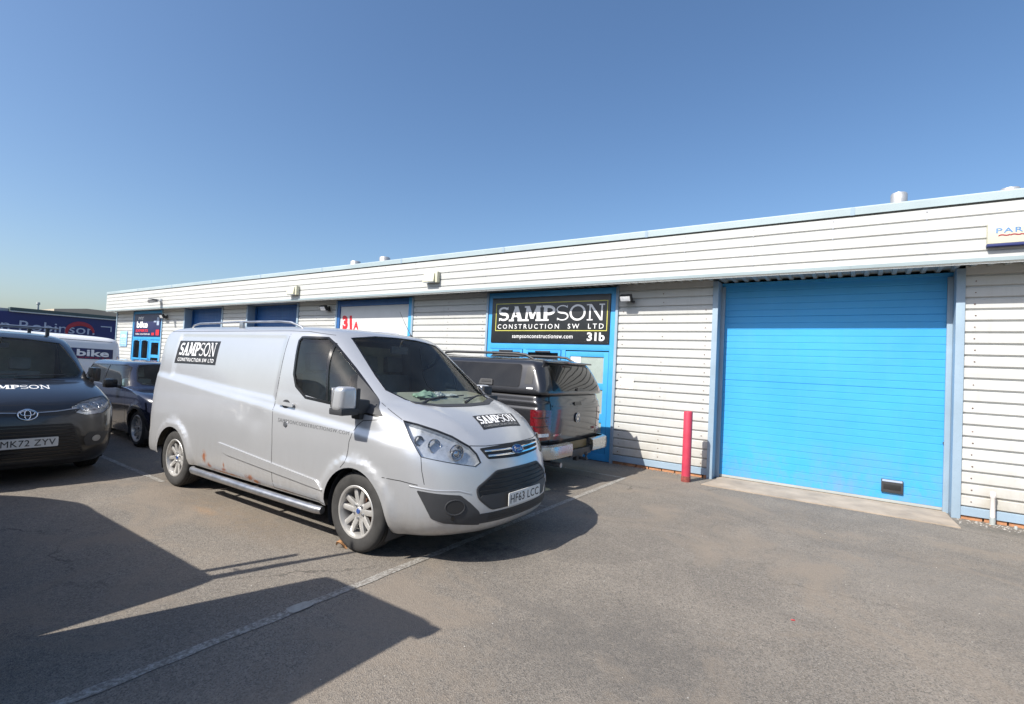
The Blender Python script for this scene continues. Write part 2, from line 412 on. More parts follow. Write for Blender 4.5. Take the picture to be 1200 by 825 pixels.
class Body:
    """nested horizontal rings: station = (z, x_front, half_width, front_depth, front_power, x_rear, rear_depth)"""
    def __init__(s, st, nz=60, nf=18, ns=80, nr=12, disp=None, rearpow=2.6, cap_bottom=False):
        st = np.array(st, float); ch = np.zeros(len(st))
        for i in range(1, len(st)): ch[i] = ch[i-1]+math.hypot(st[i, 1]-st[i-1, 1], st[i, 0]-st[i-1, 0])+.3*abs(st[i, 2]-st[i-1, 2])+1e-4
        q = np.linspace(0, ch[-1], nz); c = [pchip(ch, st[:, k], q) for k in range(7)]
        rings = []
        for i in range(nz):
            z, xf, wd, df, pf, xr, dr = (c[k][i] for k in range(7))
            half = []
            for k in range(nf):
                th = (k/nf)**.85*math.pi/2; sy, cx = math.sin(th)**(2/pf), math.cos(th)**(2/pf)
                half.append((xf-df*(1-cx), wd*sy))
            for k in range(ns+1):
                t = k/ns; half.append((xf-df+(xr+dr-xf+df)*t, wd))
            for k in range(1, nr+1):
                th = (1-(k/nr))**.85*math.pi/2; sy, cx = math.sin(th)**(2/rearpow), math.cos(th)**(2/rearpow)
                half.append((xr+dr*(1-cx), wd*sy))
            ring = [(x, -y, z) for x, y in half]+[(x, y, z) for x, y in half[-2:0:-1]]
            rings.append(ring)
        co = np.array(rings)
        if disp is not None:
            flat = co.reshape(-1, 3); co = disp(flat).reshape(co.shape)
        s.co = co
        s.bm = bmesh.new(); n = co.shape[1]
        vs = [[s.bm.verts.new(co[i, k]) for k in range(n)] for i in range(nz)]
        for i in range(nz-1):
            for k in range(n): s.bm.faces.new((vs[i][k], vs[i][(k+1) % n], vs[i+1][(k+1) % n], vs[i+1][k]))
        s.bm.faces.new(vs[-1])
        if cap_bottom: s.bm.faces.new(vs[0][::-1])
        bmesh.ops.recalc_face_normals(s.bm, faces=s.bm.faces)
        if sum((f.normal.z*f.calc_area()) for f in s.bm.faces if f.calc_center_median().z > co[:, :, 2].mean()) < 0: bmesh.ops.reverse_faces(s.bm, faces=s.bm.faces)
        s.bvh = BVHTree.FromBMesh(s.bm)
    def hit(s, fr, u, v):
        o = fr.U*u+fr.V*v-fr.W*20
        loc, nrm, _, _ = s.bvh.ray_cast(o, fr.W)
        if loc is None:
            o = fr.U*u+fr.V*v - fr.W*1.2
            loc, nrm, _, _ = s.bvh.find_nearest(o)
        if nrm.dot(fr.W) > 0: nrm = -nrm
        return loc, nrm
    def cut(s, poly, fr, keep=None, margin=.12):
        """cuts a convex opening through the side that faces the frame"""
        us = [p[0] for p in poly]; vs = [p[1] for p in poly]
        area = sum(poly[i][0]*poly[(i+1) % len(poly)][1]-poly[(i+1) % len(poly)][0]*poly[i][1] for i in range(len(poly)))
        if area < 0: poly = poly[::-1]
        def cand():
            out = []
            for f in s.bm.faces:
                c = f.calc_center_median(); u, v = fr.uv(c)
                if min(us)-margin < u < max(us)+margin and min(vs)-margin < v < max(vs)+margin and (keep(c) if keep else f.normal.dot(fr.W) < .1): out.append(f)
            return out
        fs = cand()
        for i in range(len(poly)):
            a, b = poly[i], poly[(i+1) % len(poly)]; nu, nv = b[1]-a[1], -(b[0]-a[0]); l = math.hypot(nu, nv)
            if l < 1e-6: continue
            fs = [f for f in fs if f.is_valid]
            geom = set(fs)
            for f in fs: geom.update(f.edges); geom.update(f.verts)
            r_ = bmesh.ops.bisect_plane(s.bm, geom=list(geom), plane_co=fr.U*a[0]+fr.V*a[1], plane_no=(fr.U*nu+fr.V*nv)/l, dist=1e-5)
            fs = [g for g in r_['geom'] if isinstance(g, bmesh.types.BMFace)]
        kill = []
        for f in fs:
            if not f.is_valid: continue
            u, v = fr.uv(f.calc_center_median()); ok = True
            for i in range(len(poly)):
                a, b = poly[i], poly[(i+1) % len(poly)]
                if (b[0]-a[0])*(v-a[1])-(b[1]-a[1])*(u-a[0]) < -1e-7: ok = False; break
            if ok: kill.append(f)
        bmesh.ops.delete(s.bm, geom=kill, context='FACES')
    def panel(s, name, poly, fr, mat, parent, off=.004, thick=.006, step=.05, bm2=None, quad=None, smooth=35, surface=None):
        """a sheet that follows the body; poly in frame coordinates, or bm2 (unit box) mapped to quad = (ll, lr, ur, ul)"""
        bm = bm2 or bmesh.new()
        if bm2 is None: bm.faces.new([bm.verts.new((u, v, 0)) for u, v in poly])
        else:
            ll, lr, ur, ul = [Vector((*q, 0)) for q in quad]
            for v in bm.verts:
                a, b = v.co.x, v.co.y; z = v.co.z; v.co = (ll*(1-a)+lr*a)*(1-b)+(ul*(1-a)+ur*a)*b+Vector((0, 0, z))
        bm.normal_update()
        if sum(f.normal.z*f.calc_area() for f in bm.faces) < 0: bmesh.ops.reverse_faces(bm, faces=bm.faces)
        xs = [v.co.x for v in bm.verts]; ys = [v.co.y for v in bm.verts]
        for ax, lo, hi in ((0, min(xs), max(xs)), (1, min(ys), max(ys))):
            k = lo+step
            while k < hi-1e-4:
                co = Vector((k, 0, 0)) if ax == 0 else Vector((0, k, 0)); no = Vector((1, 0, 0)) if ax == 0 else Vector((0, 1, 0))
                bmesh.ops.bisect_plane(bm, geom=list(bm.faces)+list(bm.edges)+list(bm.verts), plane_co=co, plane_no=no, dist=1e-5); k += step
        bmesh.ops.triangulate(bm, faces=[f for f in bm.faces if len(f.verts) > 4])
        mp = {}
        for v in list(bm.verts):
            loc, nrm = s.hit(fr, v.co.x, v.co.y); z = v.co.z
            v.co = loc+nrm*(off+z); mp[v] = nrm*(-thick)
        if thick: extrude_skirt(bm, mp)
        return finish(bm, name, mat, parent, smooth=smooth, recalc=False)
    def ribbon(s, name, pts, wd, fr, mat, parent, closed=False, off=.002, thick=.003, step=.03, raised=False):
        P = [Vector((*p, 0)) for p in pts]
        if closed: P.append(P[0])
        Q = []
        for a, b in zip(P[:-1], P[1:]):
            n = max(1, int((b-a).length/step))
            for k in range(n): Q.append(a.lerp(b, k/n))
        if not closed: Q.append(P[-1])
        n = len(Q); bm = bmesh.new(); rows = []
        C = [s.hit(fr, q.x, q.y) for q in Q]
        for i, q in enumerate(Q):
            ca = C[(i-1) % n][0] if closed else C[max(i-1, 0)][0]; cb = C[(i+1) % n][0] if closed else C[min(i+1, n-1)][0]
            loc0, n0 = C[i]; d = (cb-ca).normalized(); sd = n0.cross(d).normalized(); row = []
            for e, h in ((-1, -thick), (-1, 0), (-.5, .0015 if raised else 0), (.5, .0015 if raised else 0), (1, 0), (1, -thick)):
                l2, n2, _, _ = s.bvh.find_nearest(loc0+sd*(wd/2*e))
                if n2.dot(n0) < 0: n2 = -n2
                row.append(bm.verts.new(l2+n2*(off+h)))
            rows.append(row)
        for i in range(n if closed else n-1):
            j = (i+1) % n
            for k in range(5): bm.faces.new((rows[i][k], rows[i][k+1], rows[j][k+1], rows[j][k]))
        if not closed: bm.faces.new(rows[0]); bm.faces.new(rows[-1][::-1])
        return finish(bm, name, mat, parent, smooth=50)
    def build(s, name, mat, parent): return finish(s.bm, name, mat, parent, smooth=55, recalc=False)
def arch_poly(cx, cz, r, zbot, n=22):
    return [(cx+r, zbot)]+[(cx+r*math.cos(math.pi*k/n), cz+r*math.sin(math.pi*k/n)) for k in range(n+1)]+[(cx-r, zbot)]
def rounded(pts, r=.03, n=4):
    out = []; m = len(pts)
    for i in range(m):
        p = Vector(pts[i]); a = Vector(pts[i-1]); b = Vector(pts[(i+1) % m])
        rr = min(r, .45*(a-p).length, .45*(b-p).length); p0 = p+(a-p).normalized()*rr; p1 = p+(b-p).normalized()*rr
        for k in range(n+1):
            t = k/n; q = p0*(1-t)**2+p*2*t*(1-t)+p1*t*t; out.append((q.x, q.y))
    return out
def make_wheel(parent, loc, side, r=.343, wdt=.215, rim_r=.215, spokes=5, rimmat='alloy', cap='badge_blue', double=True, name='wheel'):
    """side -1 = faces -y. tyre carries rim, spokes, nuts, brake disc and cap as sub-parts"""
    f = side; h = wdt/2
    m = MB(); pr = [(rim_r-.012, h*.55), (rim_r, h*.86), (rim_r+.012, h*.93), (rim_r+(r-rim_r)*.55, h*1.0), (r-.028, h*.93), (r-.010, h*.80)]
    for g in (-.55, -.2, .2, .55)[::-1]:
        pr += [(r-.002, h*(g+.06)), (r-.010, h*(g+.045)), (r-.010, h*(g-.045)), (r-.002, h*(g-.06))]
    pr += [(r-.010, -h*.80), (r-.028, -h*.93), (rim_r+(r-rim_r)*.5, -h), (rim_r, -h*.86), (rim_r-.012, -h*.55)]
    pr = [(a, b*f) for a, b in pr]
    m.lathe(pr, 56); ty = m.build(name, M['rubber'], parent, smooth=35, loc=loc)
    m = MB(); fr = h*.84
    m.lathe([(rim_r+.004, fr*f), (rim_r+.012, (fr+.006)*f), (rim_r+.004, (fr+.012)*f), (rim_r-.010, (fr+.008)*f), (rim_r-.016, (fr-.012)*f), (rim_r-.024, (fr-.05)*f), (rim_r-.03, -h*.8*f), (rim_r-.012, -h*.8*f)], 56)
    m.build('rim', M[rimmat], ty, smooth=40)
    dm = MB(); dm.lathe([(.001, .0), (.13, 0), (.145, -.004*f), (.145, -.024*f), (.001, -.024*f)], 40); dm.build('brake_disc', M['rust_metal'], ty)
    bk = MB(); bk.lathe([(.001, -.045*f), (rim_r-.03, -.045*f)], 40); bk.build('brake_backplate', M['plastic'], ty)
    rs = rim_r-.012; yf = (fr-.018)
    tpl = None
    for k in range(spokes):
        a = 2*math.pi*(k+.25)/spokes
        if tpl is None:
            mm = MB()
            arms = ((-.25, .0), (.25, 0)) if double else ((0, 0),)
            for da, _ in arms:
                ca, sa = math.cos(da), math.sin(da)
                p0 = Vector((.055, da*.07)); p1 = Vector((rs*ca, rs*sa)); d = (p1-p0).normalized(); nn = Vector((-d.y, d.x))
                w0, w1 = (.025, .021) if double else (.036, .026)
                sec = []
                for (p, ww, yy) in ((p0, w0, yf-.012), (p0.lerp(p1, .5), (w0+w1)/2, yf-.003), (p1, w1, yf)):
                    l, rr = p+nn*ww, p-nn*ww; li, ri = p+nn*ww*.6, p-nn*ww*.6
                    sec.append([mm.bm.verts.new(c) for c in ((l.x, (yy-.03)*f, l.y), (l.x, (yy-.004)*f, l.y), (li.x, yy*f, li.y), (ri.x, yy*f, ri.y), (rr.x, (yy-.004)*f, rr.y), (rr.x, (yy-.03)*f, rr.y))])
                for i in range(2):
                    for q in range(5): mm.bm.faces.new((sec[i][q], sec[i][q+1], sec[i+1][q+1], sec[i+1][q]))
            mm.lathe([(.001, (yf-.012)*f)], 3) if False else None
            sp = mm.build('spoke', M[rimmat], ty, smooth=30); tpl = sp
        else: sp = tpl.copy(); COL.objects.link(sp); sp.parent = ty
        sp.rotation_euler = (0, -a, 0)
    hm = MB(); hm.lathe([(.0005, (yf-.004)*f), (.030, (yf-.004)*f), (.034, (yf-.008)*f), (.036, (yf-.010)*f), (.075, (yf-.012)*f), (.085, (yf-.018)*f), (.085, (yf-.05)*f)], 32)
    for k in range(5):
        a = 2*math.pi*(k+.75)/5 if double else 2*math.pi*(k+.75)/5; c = (.056*math.cos(a), 0, .056*math.sin(a))
    hm.build('hub', M[rimmat], ty)
    nm = MB()
    nm.cyl((.058, (yf-.03)*f, 0), (.058, (yf+.004)*f, 0), .010, 6); nut = nm.build('wheel_nut', M['steel'], ty)
    for k in range(5):
        if k: nut = nut.copy(); COL.objects.link(nut); nut.parent = ty
        nut.rotation_euler = (0, -2*math.pi*(k+.75)/5, 0)
    cm = MB(); cm.lathe([(.0005, (yf+.001)*f), (.020, (yf+.001)*f), (.024, (yf-.003)*f), (.024, (yf-.012)*f)], 24); cm.build('centre_cap', M[cap], ty)
    return ty
def wheel_well(parent, cx, cz, r, y0, y1, name='wheel_arch_liner'):
    m = MB(); n = 18; prev = None
    for k in range(n+1):
        a = R(-25)+R(230)*k/n; p = (cx+r*math.cos(a), cz+r*math.sin(a))
        va, vb = m.bm.verts.new((p[0], y0, p[1])), m.bm.verts.new((p[0], y1, p[1]))
        if prev: m.bm.faces.new((prev[0], va, vb, prev[1]))
        prev = (va, vb)
    m.bm.faces.new([m.bm.verts.new((cx+r*math.cos(R(-25)+R(230)*k/n), y1, cz+r*math.sin(R(-25)+R(230)*k/n))) for k in range(n+1)])
    return m.build(name, M['plastic'], parent)
def underbody(parent, x0, x1, wd, z0, z1):
    m = MB(); m.box((x0, -wd, z0), (x1, wd, z1), .04); return m.build('underbody', M['plastic'], parent)
def plate(body, parent, text, fr, u, v, mat='plate', off=.012, wd=.52, ht=.111):
    q = [(u-wd/2, v-ht/2), (u+wd/2, v-ht/2), (u+wd/2, v+ht/2), (u-wd/2, v+ht/2)]
    # flat plate on the surface point
    c, n = body.hit(fr, u, v); N = -fr.W
    m = MB(); U, V = fr.U, fr.V
    base = c+N*off
    def P(a, b, d): return base+U*a+V*b+N*d
    m.prism(rounded([(-wd/2, -ht/2), (wd/2, -ht/2), (wd/2, ht/2), (-wd/2, ht/2)], .01, 2), lambda a, b: P(a, b, 0), lambda a, b: P(a, b, .006))
    pl = m.build('number_plate', M[mat], parent, smooth=20)
    t = text_bm(text, bold=.004, spacing=1.08)
    flat_text('plate_characters', t, base+U*(-wd/2*.9)+V*(-.036)+N*.006, U, V, wd*.9, .072, M['black'], pl, off=.0005, thick=.001)
    return pl
def ellipse(cx, cy, a, b, n=24): return [(cx+a*math.cos(2*math.pi*k/n), cy+b*math.sin(2*math.pi*k/n)) for k in range(n)]
def ss(a, b, x): t = np.clip((x-a)/(b-a), 0, 1); return t*t*(3-2*t)
def arch_disp(c, wheels, r, amt=.018, width=.10):
    x, y, z = c[:, 0], c[:, 1], c[:, 2]; sg = np.sign(y); add = np.zeros(len(c))
    for cx, cz in wheels:
        d = np.hypot(x-cx, z-cz); k = amt*ss(r+width, r+width*.45, d)
        add = np.maximum(add, np.where((z > cz-.3), k, 0))
    return add*sg*(np.abs(y) > .55)

# ================================================================== GROUND
def asphalt():
    m, t, b = newmat('old_asphalt'); co = texco(t)
    big = noise(t, .35, 5, .6, co); mid = noise(t, 1.6, 6, .65, co, .6); fine = noise(t, 26, 6, .8, co)
    vo = t.nodes.new('ShaderNodeTexVoronoi'); vo.inputs['Scale'].default_value = 150; t.links.new(co, vo.inputs['Vector'])
    vo2 = t.nodes.new('ShaderNodeTexVoronoi'); vo2.inputs['Scale'].default_value = 7.5; t.links.new(co, vo2.inputs['Vector'])
    c = mixc(t, ramp(t, big.outputs[0], [(.40, 0), (.62, 1)]).outputs[0], (.128, .111, .094), (.205, .175, .142))
    c = mixc(t, ramp(t, mid.outputs[0], [(.46, 0), (.68, .7)]).outputs[0], c, (.25, .216, .178))
    c = mixc(t, ramp(t, mid.outputs[0], [(.26, .5), (.42, 0)]).outputs[0], c, (.150, .138, .126))
    st = t.nodes.new('ShaderNodeSeparateColor'); t.links.new(vo.outputs['Color'], st.inputs[0])
    c = mixc(t, ramp(t, st.outputs[0], [(.0, 0), (1.0, .6)]).outputs[0], c, (.31, .285, .25))      # pale chippings
    c = mixc(t, ramp(t, st.outputs[1], [(.62, 0), (.95, .8)]).outputs[0], c, (.08, .076, .07))   # dark chippings
    c = mixc(t, ramp(t, fine.outputs[0], [(.35, .5), (.55, 0)]).outputs[0], c, (.10, .093, .086))
    sp = ramp(t, vo2.outputs['Distance'], [(.02, 1), (.05, 0)]).outputs[0]                         # stray white grit
    s2 = t.nodes.new('ShaderNodeSeparateColor'); t.links.new(vo2.outputs['Color'], s2.inputs[0])
    mu = t.nodes.new('ShaderNodeMath'); mu.operation = 'MULTIPLY'; t.links.new(sp, mu.inputs[0]); t.links.new(ramp(t, s2.outputs[0], [(.86, 0), (.88, 1)]).outputs[0], mu.inputs[1])
    c = mixc(t, mu.outputs[0], c, (.55, .53, .5))
    # oil and damp stains under and in front of the silver van, and rusty wash below its sill
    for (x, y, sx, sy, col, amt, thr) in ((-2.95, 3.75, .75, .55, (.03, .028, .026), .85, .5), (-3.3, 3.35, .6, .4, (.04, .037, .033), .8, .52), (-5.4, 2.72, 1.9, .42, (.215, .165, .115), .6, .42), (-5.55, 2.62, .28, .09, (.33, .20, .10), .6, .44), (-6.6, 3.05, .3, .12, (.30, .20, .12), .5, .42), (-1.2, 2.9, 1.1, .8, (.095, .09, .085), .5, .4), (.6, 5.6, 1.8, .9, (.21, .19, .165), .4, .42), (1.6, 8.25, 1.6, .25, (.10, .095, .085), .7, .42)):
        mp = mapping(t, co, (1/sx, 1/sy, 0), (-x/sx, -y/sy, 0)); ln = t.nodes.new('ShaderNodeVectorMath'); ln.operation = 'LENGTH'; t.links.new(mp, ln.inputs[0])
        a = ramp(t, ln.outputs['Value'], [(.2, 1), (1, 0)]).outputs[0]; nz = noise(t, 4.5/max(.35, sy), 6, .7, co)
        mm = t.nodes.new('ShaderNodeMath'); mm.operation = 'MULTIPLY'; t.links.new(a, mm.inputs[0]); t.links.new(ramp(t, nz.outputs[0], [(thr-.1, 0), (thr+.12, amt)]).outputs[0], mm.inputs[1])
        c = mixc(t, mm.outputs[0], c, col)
    dn = noise(t, 1.4, 5, .7, co); wob = t.nodes.new('ShaderNodeVectorMath'); wob.operation = 'MULTIPLY_ADD'; t.links.new(dn.outputs['Color'], wob.inputs[0]); wob.inputs[1].default_value = (.9, .9, 0); t.links.new(co, wob.inputs[2])
    cr = t.nodes.new('ShaderNodeTexVoronoi'); cr.feature = 'DISTANCE_TO_EDGE'; cr.inputs['Scale'].default_value = .33; t.links.new(wob.outputs[0], cr.inputs['Vector'])
    cm = t.nodes.new('ShaderNodeMath'); cm.operation = 'MULTIPLY'; t.links.new(ramp(t, cr.outputs['Distance'], [(.0015, .8), (.006, 0)]).outputs[0], cm.inputs[0]); t.links.new(ramp(t, big.outputs[0], [(.50, 0), (.60, 1)]).outputs[0], cm.inputs[1])
    c = mixc(t, cm.outputs[0], c, (.06, .055, .05))
    tk = noise(t, 1.0, 5, .6, mapping(t, co, (.22, 2.6, 1), rot=(0, 0, .35)))     # faint curved tyre wear
    c = mixc(t, ramp(t, tk.outputs[0], [(.54, 0), (.70, .45)]).outputs[0], c, (.135, .122, .108))
    p2 = noise(t, .75, 6, .7, mapping(t, co, (1, 1, 1), (13, 5, 0)), .8)
    c = mixc(t, ramp(t, p2.outputs[0], [(.50, 0), (.62, .65)]).outputs[0], c, (.225, .188, .150))
    t.links.new(c, b.inputs['Base Color']); b.inputs['Roughness'].default_value = .92; b.inputs['Specular IOR Level'].default_value = .25
    hh = t.nodes.new('ShaderNodeMath'); hh.operation = 'ADD'; t.links.new(vo.outputs['Distance'], hh.inputs[0]); t.links.new(fine.outputs[0], hh.inputs[1])
    bump(t, b, hh.outputs[0], .55, .006)
    return m, c
M['asphalt'], _ = asphalt()
bm = bmesh.new()
xs = [-600, -120, -60]+[x*1.5 for x in range(-26, 13)]+[60, 120, 600]; ys = [-600, -100, -40]+[y*1.5 for y in range(-8, 9)]+[40, 120, 900]
gv = [[bm.verts.new((x, y, -.35 if max(abs(x), abs(y)) > 100 else 0.0)) for x in xs] for y in ys]
for j in range(len(ys)-1):
    for i in range(len(xs)-1): bm.faces.new((gv[j][i], gv[j][i+1], gv[j+1][i+1], gv[j+1][i]))
g = finish(bm, 'ground', M['asphalt'], kind='structure', smooth=0)
def worn_paint():
    m, t, b = newmat('worn_line_paint'); co = texco(t)
    n = noise(t, 38, 6, .8, co); n2 = noise(t, 3, 4, .6, co)
    ad = t.nodes.new('ShaderNodeMath'); ad.operation = 'ADD'; t.links.new(n.outputs[0], ad.inputs[0]); t.links.new(ramp(t, n2.outputs[0], [(.3, -.12), (.7, .12)]).outputs[0], ad.inputs[1])
    f = ramp(t, ad.outputs[0], [(.50, 0), (.66, .80)]).outputs[0]
    c = mixc(t, f, (.165, .148, .128), (.40, .39, .36)); t.links.new(c, b.inputs['Base Color']); b.inputs['Roughness'].default_value = .9
    bump(t, b, n.outputs[0], .4, .006); return m
M['line'] = worn_paint()
def line_strip(pts, wd, name='parking_line'):
    bm = bmesh.new(); rng = random.Random(3); rows = []
    for (a, b) in zip(pts[:-1], pts[1:]):
        a, b = Vector(a), Vector(b); n = max(2, int((b-a).length/.12)); d = (b-a).normalized(); nn = Vector((-d.y, d.x))
        for k in range(n+1):
            p = a.lerp(b, k/n); w1, w2 = wd/2+rng.uniform(-.008, .006), wd/2+rng.uniform(-.008, .006)
            rows.append((bm.verts.new((p.x+nn.x*w1, p.y+nn.y*w1, .004)), bm.verts.new((p.x-nn.x*w2, p.y-nn.y*w2, .004))))
    for r0, r1 in zip(rows[:-1], rows[1:]): bm.faces.new((r0[0], r0[1], r1[1], r1[0]))
    return finish(bm, name, M['line'], kind='structure', smooth=0)
line_strip([(-2.98, -3.0), (-2.97, 7.56)], .075)
line_strip([(-8.0, 7.6), (-2.94, 7.6)], .07)
line_strip([(-3.25, 5.27), (-3.02, 5.31)], .06)
line_strip([(-12.5, 2.95), (-7.1, 2.83)], .07)
# pale patch where the line was overpainted
pm = simple('fresh_line_paint', (.34, .33, .30), .85, var=.2, scale=20)
bm = bmesh.new(); bm.faces.new([bm.verts.new((x, y, .008)) for x, y in rounded([(-3.03, 1.96), (-2.93, 1.96), (-2.935, 2.12), (-3.025, 2.12)], .035)]); finish(bm, 'line_touch_up', pm, kind='structure', smooth=0)
# concrete threshold in front of the big roller door
cm_ = simple('worn_concrete', (.33, .27, .21), .9, var=.25, scale=2.5, bumpy=.5, fine=90)
m = MB(); m.prism([(-1.93, 8.07), (1.04, 8.03), (1.0, 8.62), (.99, 8.94), (-1.88, 8.94), (-1.84, 8.62)], lambda a, b: (a, b, -.05), lambda a, b: (a, b, .012)); m.build('concrete_threshold', cm_, kind='structure', smooth=0)

# ================================================================== INDUSTRIAL UNITS
D = 8.64
def worldpos(t): return t.nodes.new('ShaderNodeNewGeometry').outputs['Position']
def cladding():
    m, t, b = newmat('cream_cladding'); co = worldpos(t)
    n1 = noise(t, 1.3, 5, .6, mapping(t, co, (.6, 1, 3))); n2 = noise(t, 9, 6, .75, mapping(t, co, (1.6, 1, .10))); n3 = noise(t, 2.6, 6, .7, mapping(t, co, (1, 1, .5)))
    c = mixc(t, ramp(t, n1.outputs[0], [(.3, 0), (.7, 1)]).outputs[0], (.475, .48, .465), (.55, .555, .54))
    c = mixc(t, ramp(t, n2.outputs[0], [(.52, 0), (.78, .30)]).outputs[0], c, (.36, .35, .31))
    sep = t.nodes.new('ShaderNodeSeparateXYZ'); t.links.new(co, sep.inputs[0])
    mr = t.nodes.new('ShaderNodeMapRange'); t.links.new(sep.outputs[2], mr.inputs[0]); mr.inputs[1].default_value = .05; mr.inputs[2].default_value = .75; mr.inputs[3].default_value = .75; mr.inputs[4].default_value = .0
    mu = t.nodes.new('ShaderNodeMath'); mu.operation = 'MULTIPLY'; t.links.new(mr.outputs[0], mu.inputs[0]); t.links.new(ramp(t, n3.outputs[0], [(.38, .05), (.66, 1)]).outputs[0], mu.inputs[1])
    c = mixc(t, mu.outputs[0], c, (.33, .29, .22))
    t.links.new(c, b.inputs['Base Color']); b.inputs['Roughness'].default_value = .5; b.inputs['Specular IOR Level'].default_value = .3
    nb = noise(t, 1.6, 3, .5, mapping(t, co, (.5, 1, 2))); bump(t, b, nb.outputs[0], .25, .03)
    return m
def door_sheet(name, col):
    m, t, b = newmat(name); co = worldpos(t)
    n1 = noise(t, .8, 5, .6, co); n2 = noise(t, 7, 6, .75, mapping(t, co, (1.5, 1, .12))); n3 = noise(t, 3.2, 7, .75, mapping(t, co, (1, 1, .6)))
    c = mixc(t, ramp(t, n1.outputs[0], [(.3, 0), (.7, 1)]).outputs[0], tuple(q*.92 for q in col), tuple(min(1, q*1.06) for q in col))
    c = mixc(t, ramp(t, n2.outputs[0], [(.52, 0), (.85, .22)]).outputs[0], c, (.10, .38, .62))
    sep = t.nodes.new('ShaderNodeSeparateXYZ'); t.links.new(co, sep.inputs[0])
    mr = t.nodes.new('ShaderNodeMapRange'); t.links.new(sep.outputs[2], mr.inputs[0]); mr.inputs[1].default_value = .03; mr.inputs[2].default_value = .8; mr.inputs[3].default_value = .8; mr.inputs[4].default_value = .03
    mu = t.nodes.new('ShaderNodeMath'); mu.operation = 'MULTIPLY'; t.links.new(mr.outputs[0], mu.inputs[0]); t.links.new(ramp(t, n3.outputs[0], [(.40, 0), (.70, .9)]).outputs[0], mu.inputs[1])
    c = mixc(t, mu.outputs[0], c, (.20, .24, .26))
    t.links.new(c, b.inputs['Base Color']); t.links.new(ramp(t, n3.outputs[0], [(.3, .36), (.7, .55)]).outputs[0], b.inputs['Roughness']); b.inputs['Specular IOR Level'].default_value = .4
    nb = noise(t, 1.3, 3, .5, mapping(t, co, (1, 1, 1.6))); bump(t, b, nb.outputs[0], .35, .03)
    return m
M['clad'] = cladding()
M['trim'] = simple('pale_blue_grey_trim', (.27, .36, .445), .5, var=.1, scale=2)
M['capping'] = simple('pale_capping', (.33, .405, .43), .5, var=.08, scale=1)
M['soffit'] = simple('soffit_sheet', (.36, .385, .375), .6, var=.12, scale=2)
M['door_blue'] = door_sheet('roller_door_blue', (.05, .345, .70))
M['old_blue'] = door_sheet('faded_dark_blue', (.02, .10, .30))
M['frame_blue'] = simple('entrance_frame_blue', (.05, .33, .67), .4, var=.06)
M['brick'] = simple('orange_brick', (.42, .20, .10), .85, var=.3, scale=15, bumpy=.4)
M['dark'] = simple('dark_void', (.02, .022, .024), .9)
M['board'] = simple('black_sign_board', (.016, .018, .020), .32, var=.1)
M['window_glass'] = glass('office_glass', (.35, .40, .40), 1.3)
M['frost'] = simple('frosted_glass', (.33, .385, .355), .25, var=.08, scale=1.5, coat=.6)
M['white_panel'] = simple('white_door_panel', (.60, .615, .62), .5, var=.05)
M['bollard'] = simple('faded_red_paint', (.50, .045, .085), .5, var=.15, scale=6, bumpy=.15)
BX0, BX1 = -27.3, 13.0
bld = empty('industrial_unit_terrace', (-7, D, 0))
tag(bld, 'long low cream clad trade unit terrace with blue doors and deep ribbed fascia', 'building')
OX = 7.0   # children are in coordinates relative to the empty
def bl(x): return x+OX
PITCH_C = .1475
def strip_mesh(x0, x1, top=False, h=PITCH_C):
    bm = bmesh.new(); pr = [(0, 0), (.005, .006), (.027, .010), (.027, .023), (0, .038), (-.001, .085), (0, h)]
    pr = [(a, b if b < h else h) for a, b in pr]
    n = max(1, int((x1-x0)/1.2)); rows = []
    for i in range(n+1):
        x = bl(x0+(x1-x0)*i/n); rows.append([bm.verts.new((x, a, b)) for a, b in pr])
    for r0, r1 in zip(rows[:-1], rows[1:]):
        for k in range(len(pr)-1): bm.faces.new((r0[k], r1[k], r1[k+1], r0[k+1]))
    me = bpy.data.meshes.new('cladding_strip'); bm.to_mesh(me); bm.free(); me.materials.append(M['clad']); return me
def wall_bay(x0, x1, z0=.14, z1=3.20):
    me = strip_mesh(x0, x1); n = int((z1-z0)/PITCH_C)
    for k in range(n+1):
        z = z0+k*PITCH_C
        if z+.04 < z1: link('cladding_strip', me, parent=bld, loc=(0, 0, z))
    m = MB(); m.prism([(-.012, .052), (-.012, .150), (.012, .158), (.012, .06)], lambda a, b: (bl(x0), a, b), lambda a, b: (bl(x1), a, b)); m.build('base_flashing', M['trim'], bld, smooth=0)
    bw = MB(); x = x0; k = 0
    while x < x1-.01:
        e = min(x+.215, x1); bw.box((bl(x)+.003, .008+.004*(k % 3 == 0), -.03), (bl(e)-.005, .10, .056)); x += .225; k += 1
    o = bw.build('brick_plinth', M['brick'], bld, smooth=0); o['kind'] = 'stuff'
def upright(x0, x1, y0, y1, z0=.0, z1=3.2, mat='trim', name='door_post'):
    m = MB(); m.box((bl(x0), y0, z0), (bl(x1), y1, z1), .004); return m.build(name, M[mat], bld, smooth=30)
